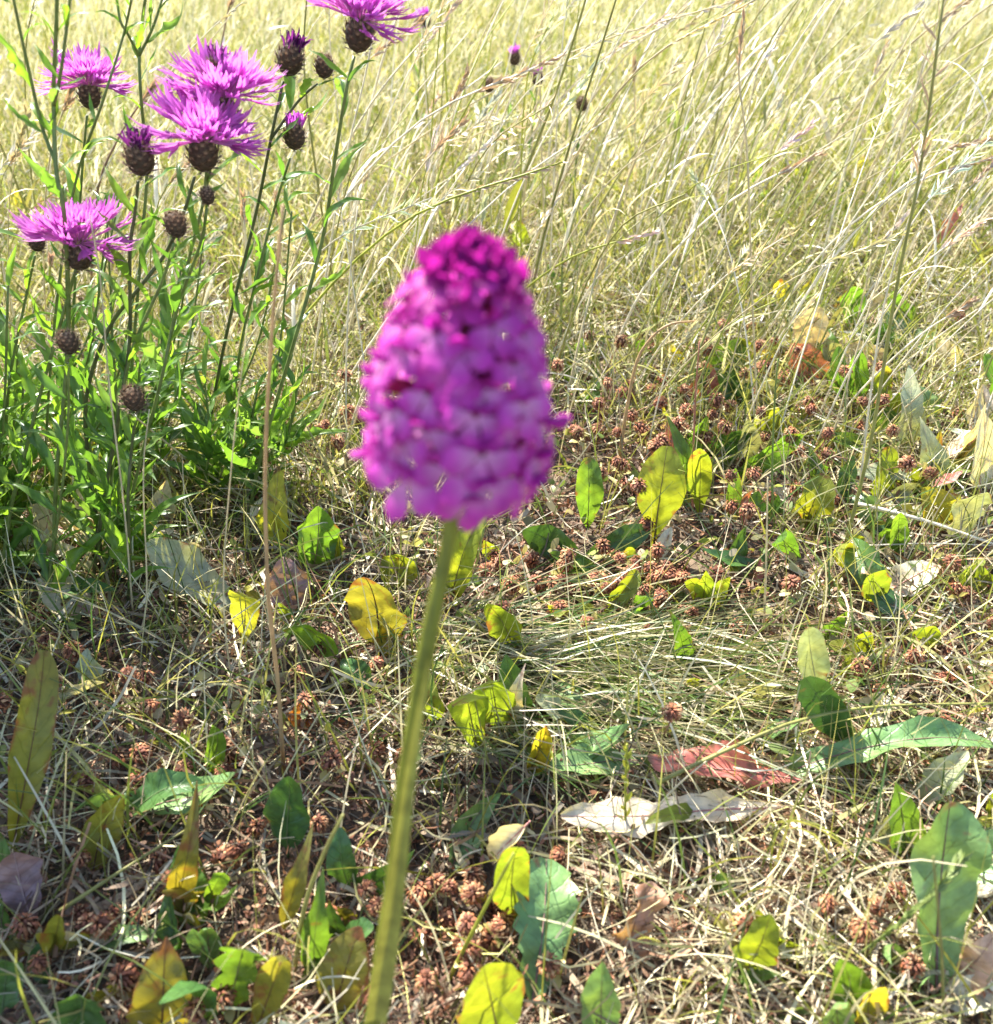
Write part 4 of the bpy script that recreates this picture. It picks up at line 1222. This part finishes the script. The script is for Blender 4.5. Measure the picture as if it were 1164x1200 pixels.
def knapweed(label, stem_px, base_px, heads, branches=(), nleaf=10, Y=None, wpx=6, seed=0, leaf_px=90, leaf_from=0.05, leaf_to=0.95, lobed_low=True, dark=False):
    """stem_px: pixels from low to high at the plant's own distance"""
    rr = random.Random(seed + 400)
    B = G(*base_px)
    Yp = Y if Y else B.y
    B = Vector((P(base_px[0], base_px[1], B.y).x, Yp, float(gh(B.x, Yp)))) if Y else B
    e = empty('knapweed', B, label, 'knapweed', 'knapweed plants')
    cs = (0.15, 0.19, 0.05) if not dark else (0.09, 0.10, 0.035)
    allp = []

    def stemof(px_list, first, r):
        pts = [first] + [P(px, py, Yp + rr.uniform(-.008, .008)) for px, py in px_list]
        path = smooth_path(pts, 5 * len(pts))
        mb = MB()
        mb.tube([p - B for p in path], [r * lerp(1.15, .75, k / (len(path) - 1)) for k in range(len(path))], cs, 6)
        put('stem' if not allp else 'branch', mb.mesh('stem', M_stem), e, Matrix.Translation(B))
        allp.append(path)
        return path
    wpx *= .8
    nleaf = int(nleaf * (1.7 if heads else 1.25))
    r0 = wpx / 2 * depth(P(stem_px[-1][0], stem_px[-1][1], Yp)) / FPX
    main = stemof(stem_px, B, r0)
    for br in branches:
        f = br[0]
        # the branch leaves the main stem at the nearest point to its first pixel
        p0 = P(f[0], f[1], Yp)
        p0 = min(main, key=lambda q: (q - p0).length)
        stemof(br[1:], p0, r0 * .75)
    # leaves
    for pi, path in enumerate(allp):
        m = nleaf if pi == 0 else max(2, nleaf // 3)
        for k in range(m):
            t = lerp(leaf_from, leaf_to, (k + rr.uniform(.1, .9)) / m)
            u = t * (len(path) - 1)
            i = min(int(u), len(path) - 2)
            p = path[i].lerp(path[i + 1], u - i)
            tg = (path[i + 1] - path[i]).normalized()
            az = k * 2.4 + rr.uniform(-.6, .6)
            o = Vector((math.cos(az), math.sin(az) * .8, 0))
            d = (o * rr.uniform(.5, 1.1) + tg * rr.uniform(.5, 1.0)).normalized()
            s = leaf_px * depth(p) / FPX * lerp(1.15, .55, t) * rr.uniform(.55, 1.2)
            low = lobed_low and t < .6 and rr.random() < .5
            me = KL[5 + rr.randrange(3)] if low else KL[rr.randrange(5)]
            put('leaf', me, e, frame(p, d, Vector((rr.uniform(-.4, .4), rr.uniform(-.6, .2), 1)), s), rr.choice(KCOL))
    for hi_, h in enumerate(heads):
        px, py, kind, rpx = h[:4]
        ax = Vector(h[4]) if len(h) > 4 else Vector((rr.uniform(-.15, .15), rr.uniform(-.2, 0), 1))
        C = P(px, py, Yp)
        s = depth(C) / FPX
        knap_head(e, C, ax, rpx * s, kind, seed * 7 + hi_, fw=(h[5] if len(h) > 5 else 68) * s)
    return e


knapweed('knapweed with the lowest large purple flower open at the far left', [(12, 600), (22, 560), (45, 470), (72, 375), (90, 312)], (0, 690),
         [(92, 298, 'open', 19, (.10, .06, 1), 64)], [], 9, wpx=7, seed=1, leaf_to=.9)
knapweed('knapweed with a small half closed purple head behind the lowest flower', [(5, 520), (12, 440), (30, 350), (41, 300)], (-10, 640), [(43, 284, 'young', 11)], [], 8, wpx=5, seed=2)
knapweed('knapweed with a tall dark withered head beside the middle flowers', [(118, 610), (140, 480), (152, 400), (152, 300), (158, 250), (162, 212)], (108, 690),
         [(164, 186, 'spent', 20, (.08, -.1, 1))], [], 10, wpx=7, seed=3, dark=True)
knapweed('knapweed with the sprawling purple flower in the middle of the group', [(112, 600), (100, 480), (125, 390), (165, 335), (195, 295), (215, 250), (228, 207)], (122, 670),
         [(238, 180, 'open', 21, (.25, -.02, 1), 66)], [], 9, wpx=7, seed=4, dark=True)
knapweed('knapweed with a wide pale edged purple flower and a withered head on top', [(160, 560), (190, 440), (215, 330), (240, 230), (255, 150)], (150, 640),
         [(262, 128, 'open', 18, (.15, .05, 1), 68), (253, 80, 'spent', 14, (.3, 0, 1))], [[(240, 230), (246, 150), (250, 95)]], 9, wpx=6, seed=5)
knapweed('knapweed with a round brown bud below the sprawling flower', [(128, 600), (136, 520), (152, 420), (190, 330), (204, 285)], (130, 690), [(206, 264, 'bud', 15)], [], 10, wpx=6, seed=6)
knapweed('knapweed with a tiny bud right of the round brown bud', [(150, 600), (188, 450), (205, 370), (235, 285), (242, 245)], (140, 680), [(243, 230, 'bud', 10)], [], 10, wpx=6, seed=7)
knapweed('knapweed with a withered head and a bud beside it near the top', [(245, 500), (268, 380), (300, 250), (318, 160), (332, 95)], (240, 560),
         [(340, 70, 'spent', 18, (.35, 0, 1)), (380, 78, 'bud', 13, (.1, 0, 1))], [[(318, 165), (350, 118), (372, 98)]], 8, wpx=6, seed=8, dark=True)
knapweed('rightmost knapweed whose purple flower is cut by the top edge', [(300, 560), (312, 510), (345, 400), (378, 280), (392, 190), (405, 110), (415, 66)], (290, 620),
         [(421, 40, 'open', 20, (.22, .0, 1), 64)], [], 11, wpx=7, seed=9)
knapweed('tall forked knapweed stem without flowers at the far left', [(66, 560), (80, 400), (76, 260), (66, 200), (63, 110), (66, 30), (68, -60)], (62, 690), [],
         [[(64, 120), (72, 80), (82, 0), (90, -60)], [(66, 195), (50, 150), (30, 65), (14, -10)]], 12, wpx=8, seed=10, leaf_px=80)
knapweed('knapweed stem forking near the top edge behind the middle flowers', [(150, 500), (165, 300), (172, 200), (165, 110), (164, 50), (176, -40)], (150, 600), [],
         [[(166, 60), (150, 40), (140, 20), (135, -30)], [(166, 60), (180, 30), (196, -20)]], 10, wpx=6, seed=11, leaf_px=75)
knapweed('slanting thin knapweed stem in front of the half hidden flower', [(60, 420), (85, 230), (120, 120), (145, 40), (160, -30)], (50, 620), [], [], 9, wpx=5, seed=12, leaf_px=70)
knapweed('knapweed with a half hidden pale purple flower behind the forked stem', [(85, 400), (95, 220), (102, 135)], (85, 560), [(105, 112, 'open', 15, (.1, .05, 1), 50)], [], 7, wpx=5, seed=13)
knapweed('knapweed with a pink tipped brown head right of the middle flowers', [(280, 420), (300, 330), (320, 250), (340, 185)], (265, 560), [(345, 160, 'young', 15, (.1, 0, 1))], [], 8, wpx=5, seed=14)
knapweed('knapweed with a dark bud in front of the low foliage at left', [(60, 660), (72, 580), (80, 490), (80, 425)], (55, 720), [(80, 402, 'bud', 14)], [], 7, wpx=5, seed=15)
knapweed('knapweed with a dark bud by the slanting straw', [(152, 660), (150, 590), (154, 530), (158, 492)], (150, 715), [(157, 468, 'bud', 15)], [], 7, wpx=6, seed=16, dark=True)
rk = random.Random(77)
for k in range(14):
    bx, by = rk.uniform(-50, 310), rk.uniform(545, 700)
    if by > 600 and bx > 230: by = 590
    tx, ty = bx + rk.uniform(-20, 70), rk.uniform(300, 470)
    knapweed('leafy knapweed shoot without flowers in the low foliage at left', [(bx + 5, by - 50), ((bx + tx) / 2 + 8, (by + ty) / 2), (tx, ty)], (bx, by), [], [], 20, wpx=5,
             seed=40 + k, leaf_px=92, leaf_from=.08, leaf_to=1.0)['group'] = 'leafy knapweed shoots'
    list(COL.objects)[-1].parent['label'] = '%s knapweed shoot without flowers %s' % ('tall leafy' if ty < 370 else 'short leafy', 'at the left edge' if bx < 40 else ('in the middle of the clump' if bx < 180 else 'at the right of the clump'))
for k in range(11):
    bx, by = rk.uniform(60, 320), rk.uniform(520, 600)
    tx, ty = bx + rk.uniform(-10, 80), rk.uniform(240, 360)
    e = knapweed('slender sparsely leaved knapweed stem %s' % ('right of the thick tan straw' if tx > 325 else 'between the flowering stems'), [(bx + 5, by - 60), ((bx + tx) / 2 + 6, (by + ty) / 2), (tx, ty)], (bx, by), [], [], 12, wpx=4,
                 seed=140 + k, leaf_px=72, leaf_from=.15, leaf_to=1.0)
    e['group'] = 'slender knapweed stems'
# unseen tall herbs added beyond the left edge to cast shade across the lower left
for k, (x0, y0, hh) in enumerate([(-.43, .52, .40), (-.42, .57, .50), (-.46, .56, .60), (-.47, .53, .56), (-.56, .56, .66),
                                  (-.44, .47, .44), (-.54, .50, .60), (-.62, .58, .68), (-.43, .46, .36)]):
    rr = random.Random(k)
    e = empty('added_shade_herb', Vector((x0, y0, float(gh(x0, y0)))), 'unseen tall leafy herb added beyond the left edge for its shade', 'tall herb', 'shade herbs added beyond the left edge')
    mb = MB()
    pth = smooth_path([(0, 0, 0), (.01, 0, hh * .5), (rr.uniform(-.03, .03), rr.uniform(-.03, .03), hh)], 9)
    mb.tube(pth, [lerp(.0035, .0012, q / 8) for q in range(9)], (0.15, 0.19, 0.05), 6)
    put('stem', mb.mesh('stem', M_stem), e)
    for q in range(44):
        t_ = (q + .5) / 44
        p = pth[min(8, int(t_ * 8))].lerp(pth[min(8, int(t_ * 8) + 1)], t_ * 8 % 1)
        az = q * 2.4
        put('leaf', KL[rr.randrange(8)], e, Matrix.Translation(e.location) @ frame(p, Vector((math.cos(az), math.sin(az), rr.uniform(.1, .7))), Vector((0, -.2, 1)), rr.uniform(.08, .14)), rr.choice(KCOL))
# far small knapweeds
for lab, px, py, kd in [('far knapweed with a small pink flower above the orchid', 603, 68, 'young'), ('far knapweed with a pale pink flower right of the other small one', 630, 92, 'young'),
                        ('far knapweed with a pale flower near the top edge', 498, 24, 'young'), ('far knapweed bud, dark, left of the small pink flowers', 573, 100, 'bud'),
                        ('far knapweed bud, dark, below the green stalks', 682, 122, 'bud')]:
    knapweed(lab, [(px - 6, py + 60), (px - 1, py + 12)], (px - 14, py + 170), [(px, py, kd, 8)], [], 3, wpx=3, seed=px, leaf_px=30)


# ------------------------------------------------------------------ the orchid
YB, YT = 0.165, 0.205
stem_pts = [P(428, 1290, YB - .002), P(440, 1180, YB + .001), P(458, 1060, YB + .006), P(478, 900, YB + .014), P(500, 760, YB + .024), P(529, 615, YB + .034), P(544, 480, YT), P(550, 345, YT + .004)]
B0 = stem_pts[0].copy()
B0.z = float(gh(B0.x, B0.y))
orchid = empty('pyramidal_orchid', B0, 'tall pyramidal orchid with a dense magenta flower spike in the centre foreground', 'orchid')
path = smooth_path([B0] + stem_pts, 40)
mb = MB()
mb.tube([p - B0 for p in path], [lerp(.0037, .0016, k / 39) * (1 + .06 * math.sin(k * 1.1)) for k in range(40)], (0.165, 0.18, 0.018), 12)
put('stem', mb.mesh('stem', M_stem), orchid, Matrix.Translation(B0))
# sheathing leaf on the stem
sh = smooth_path(stem_pts[1:5], 10)
mb = MB()
mb.ribbon([p + Vector((.0008, -.0042, 0)) - B0 for p in sh], [.0034, .0036, .0034, .0031, .0027, .0022, .0018, .0014, .0008, .0002], Vector((1, 0, 0)), (0.24, 0.24, 0.045), fold=-.5)
put('sheath_leaf', mb.mesh('sheath_leaf', M_stem), orchid, Matrix.Translation(B0))


def patch(mb, base, d, n, L, W, c0, c1, curl=0.15, power=.6, fan=False):
    """a petal lobe starting at base, along d, with normal n"""
    d, n = Vector(d).normalized(), Vector(n)
    n = (n - d * n.dot(d)).normalized()
    s = d.cross(n)
    V, C, F = [], [], []
    nv, nu = (8 if fan else 5), 4
    for i in range(nv + 1):
        t = i / nv
        h = W / 2 * (0.35 + .65 * math.sin(math.pi * min(1, t * .9)) ** power) * (1 if t < .95 else .55)
        if fan:
            u = min(1, t / .62)
            h = W / 2 * ((.28 + .72 * u * u * (3 - 2 * u)) if t < .62 else max(.12, math.sqrt(max(0, 1 - ((t - .62) / .38) ** 2)) ** .8))
        for k in range(nu + 1):
            q = k / nu * 2 - 1
            V.append(Vector(base) + d * (L * t * (1 - .08 * q * q)) + s * (h * q) + n * (-curl * L * t * t - .12 * h * q * q))
            C.append(tuple(Vector(c0).lerp(Vector(c1), min(1, t * 1.45))))
    for i in range(nv):
        for k in range(nu):
            a = i * (nu + 1) + k
            F.append((a, a + 1, a + nu + 2, a + nu + 1))
    mb.add(V, F, C)


PALE, LILAC, MAG, DEEP = (0.72, 0.40, 0.64), (0.56, 0.075, 0.46), (0.42, 0.03, 0.33), (0.30, 0.015, 0.20)
# floret in local space: +Y outwards, +Z up; unit = lip lobe length
def orchid_meshes(kk):
    rr = random.Random(kk)
    lip = MB()
    patch(lip, (-.10, .05, -.05), (-.95, .35, -.30), (0, 1, .3), 1.0, .78, PALE, LILAC, .22, fan=True)
    patch(lip, (.10, .05, -.05), (.95, .35, -.30), (0, 1, .3), 1.0, .78, PALE, LILAC, .22, fan=True)
    patch(lip, (0, .08, -.1), (0, .4, -1), (0, 1, .3), 1.08, .64, PALE, LILAC, .15, fan=True)
    hood = MB()
    patch(hood, (0, 0, .08), (0, .6, .8), (0, -.6, .8), .55, .5, MAG, MAG, .35)
    patch(hood, (-.05, 0, .06), (-.4, .55, .65), (-.5, -.4, .8), .5, .38, MAG, MAG, .35)
    patch(hood, (.05, 0, .06), (.4, .55, .65), (.5, -.4, .8), .5, .38, MAG, MAG, .35)
    sep = MB()
    patch(sep, (0, 0, .04), (.9, .1, .55), (0, 1, 0), .62, .34, MAG, LILAC, .2, .9)
    sep2 = MB()
    patch(sep2, (0, 0, .04), (-.9, .1, .55), (0, 1, 0), .62, .34, MAG, LILAC, .2, .9)
    ov = MB()
    ov.tube([(0, -2.0, -.5), (0, -1.2, -.25), (0, -.4, -.05), (0, .05, 0)], [.14, .18, .15, .1], (0.30, 0.06, 0.14), 5)
    return [lip.mesh('lip', M_petal), hood.mesh('hood', M_petal), sep.mesh('sepal', M_petal), sep2.mesh('sepal', M_petal), ov.mesh('ovary', M_petal)]


OM = orchid_meshes(0)
PALE, LILAC = (0.64, 0.22, 0.54), (0.51, 0.05, 0.39)
OM2 = orchid_meshes(1)
PALE, LILAC = (0.52, 0.07, 0.38), (0.45, 0.035, 0.31)
OM3 = orchid_meshes(2)
bud = MB()
patch(bud, (0, 0, 0), (0, .6, .8), (0, -.8, .6), 1.0, .6, MAG, DEEP, -.25)
patch(bud, (0, .05, -.05), (0, .8, .6), (0, .6, -.8), .95, .6, MAG, DEEP, -.25)
patch(bud, (-.1, .05, 0), (-.25, .7, .65), (-1, .1, 0), .95, .5, MAG, DEEP, -.2)
patch(bud, (.1, .05, 0), (.25, .7, .65), (1, .1, 0), .95, .5, MAG, DEEP, -.2)
BUD = bud.mesh('floret', M_petal)
lo, hi_p = P(537, 549, YB + .036), P(549, 294, YT + .004)
ro = random.Random(3)
px_m = depth((lo + hi_p) / 2) / FPX
axis = (hi_p - lo).normalized()
rot_ax = Vector((0, 0, 1)).rotation_difference(axis).to_matrix()


def on_spike(tt, rp, ph, tilt, sc, jit=.2):
    c = lo.lerp(hi_p, tt)
    o = rot_ax @ Vector((math.cos(ph), math.sin(ph), 0))
    y_ = (o + axis * tilt).normalized()
    z_ = (axis - y_ * axis.dot(y_)).normalized()
    z_ = Quaternion(y_, ro.gauss(0, jit)) @ z_
    x_ = y_.cross(z_)
    p = c + o * (rp * px_m)
    return Matrix(((x_.x, y_.x, z_.x, p.x), (x_.y, y_.y, z_.y, p.y), (x_.z, y_.z, z_.z, p.z), (0, 0, 0, 1))) @ Matrix.Scale(sc * px_m, 4)


NF = 80
for k in range(NF):
    tt = .93 * ((k + .5) / NF) ** 1.02
    rp = float(np.interp(tt, [0, .3, .6, .74, .87, .95], [102, 101, 87, 72, 55, 40])) * ro.uniform(.82, 1.08)
    m = on_spike(tt, rp, k * 2.39996 + ro.uniform(-.2, .2), lerp(-.2, .55, max(0, (tt - .3) / .5)) - .3 * max(0, 1 - tt / .15) + ro.uniform(-.12, .12) * (3 if tt < .15 else 1), lerp(48, 30, tt / .9) * ro.uniform(.88, 1.12), .14)
    f = put('floret', OM[4], orchid, m)
    for nm, me in zip(('lip', 'hood', 'sepal', 'sepal'), (OM if tt < .55 else (OM2 if tt < .76 else OM3))[:4]):
        put(nm, me, f, Matrix.Rotation(ro.gauss(0, .12), 4, 'X'))
NB = 52
for k in range(NB):
    u = (k + .5) / NB
    m = on_spike(lerp(.84, 1.03, u), 60 * (1 - u) ** .62 * ro.uniform(.55, 1), k * 2.39996, lerp(.35, 2.2, u), lerp(34, 22, u) * ro.uniform(.85, 1.15), .4)
    put('floret_bud', BUD, orchid, m)
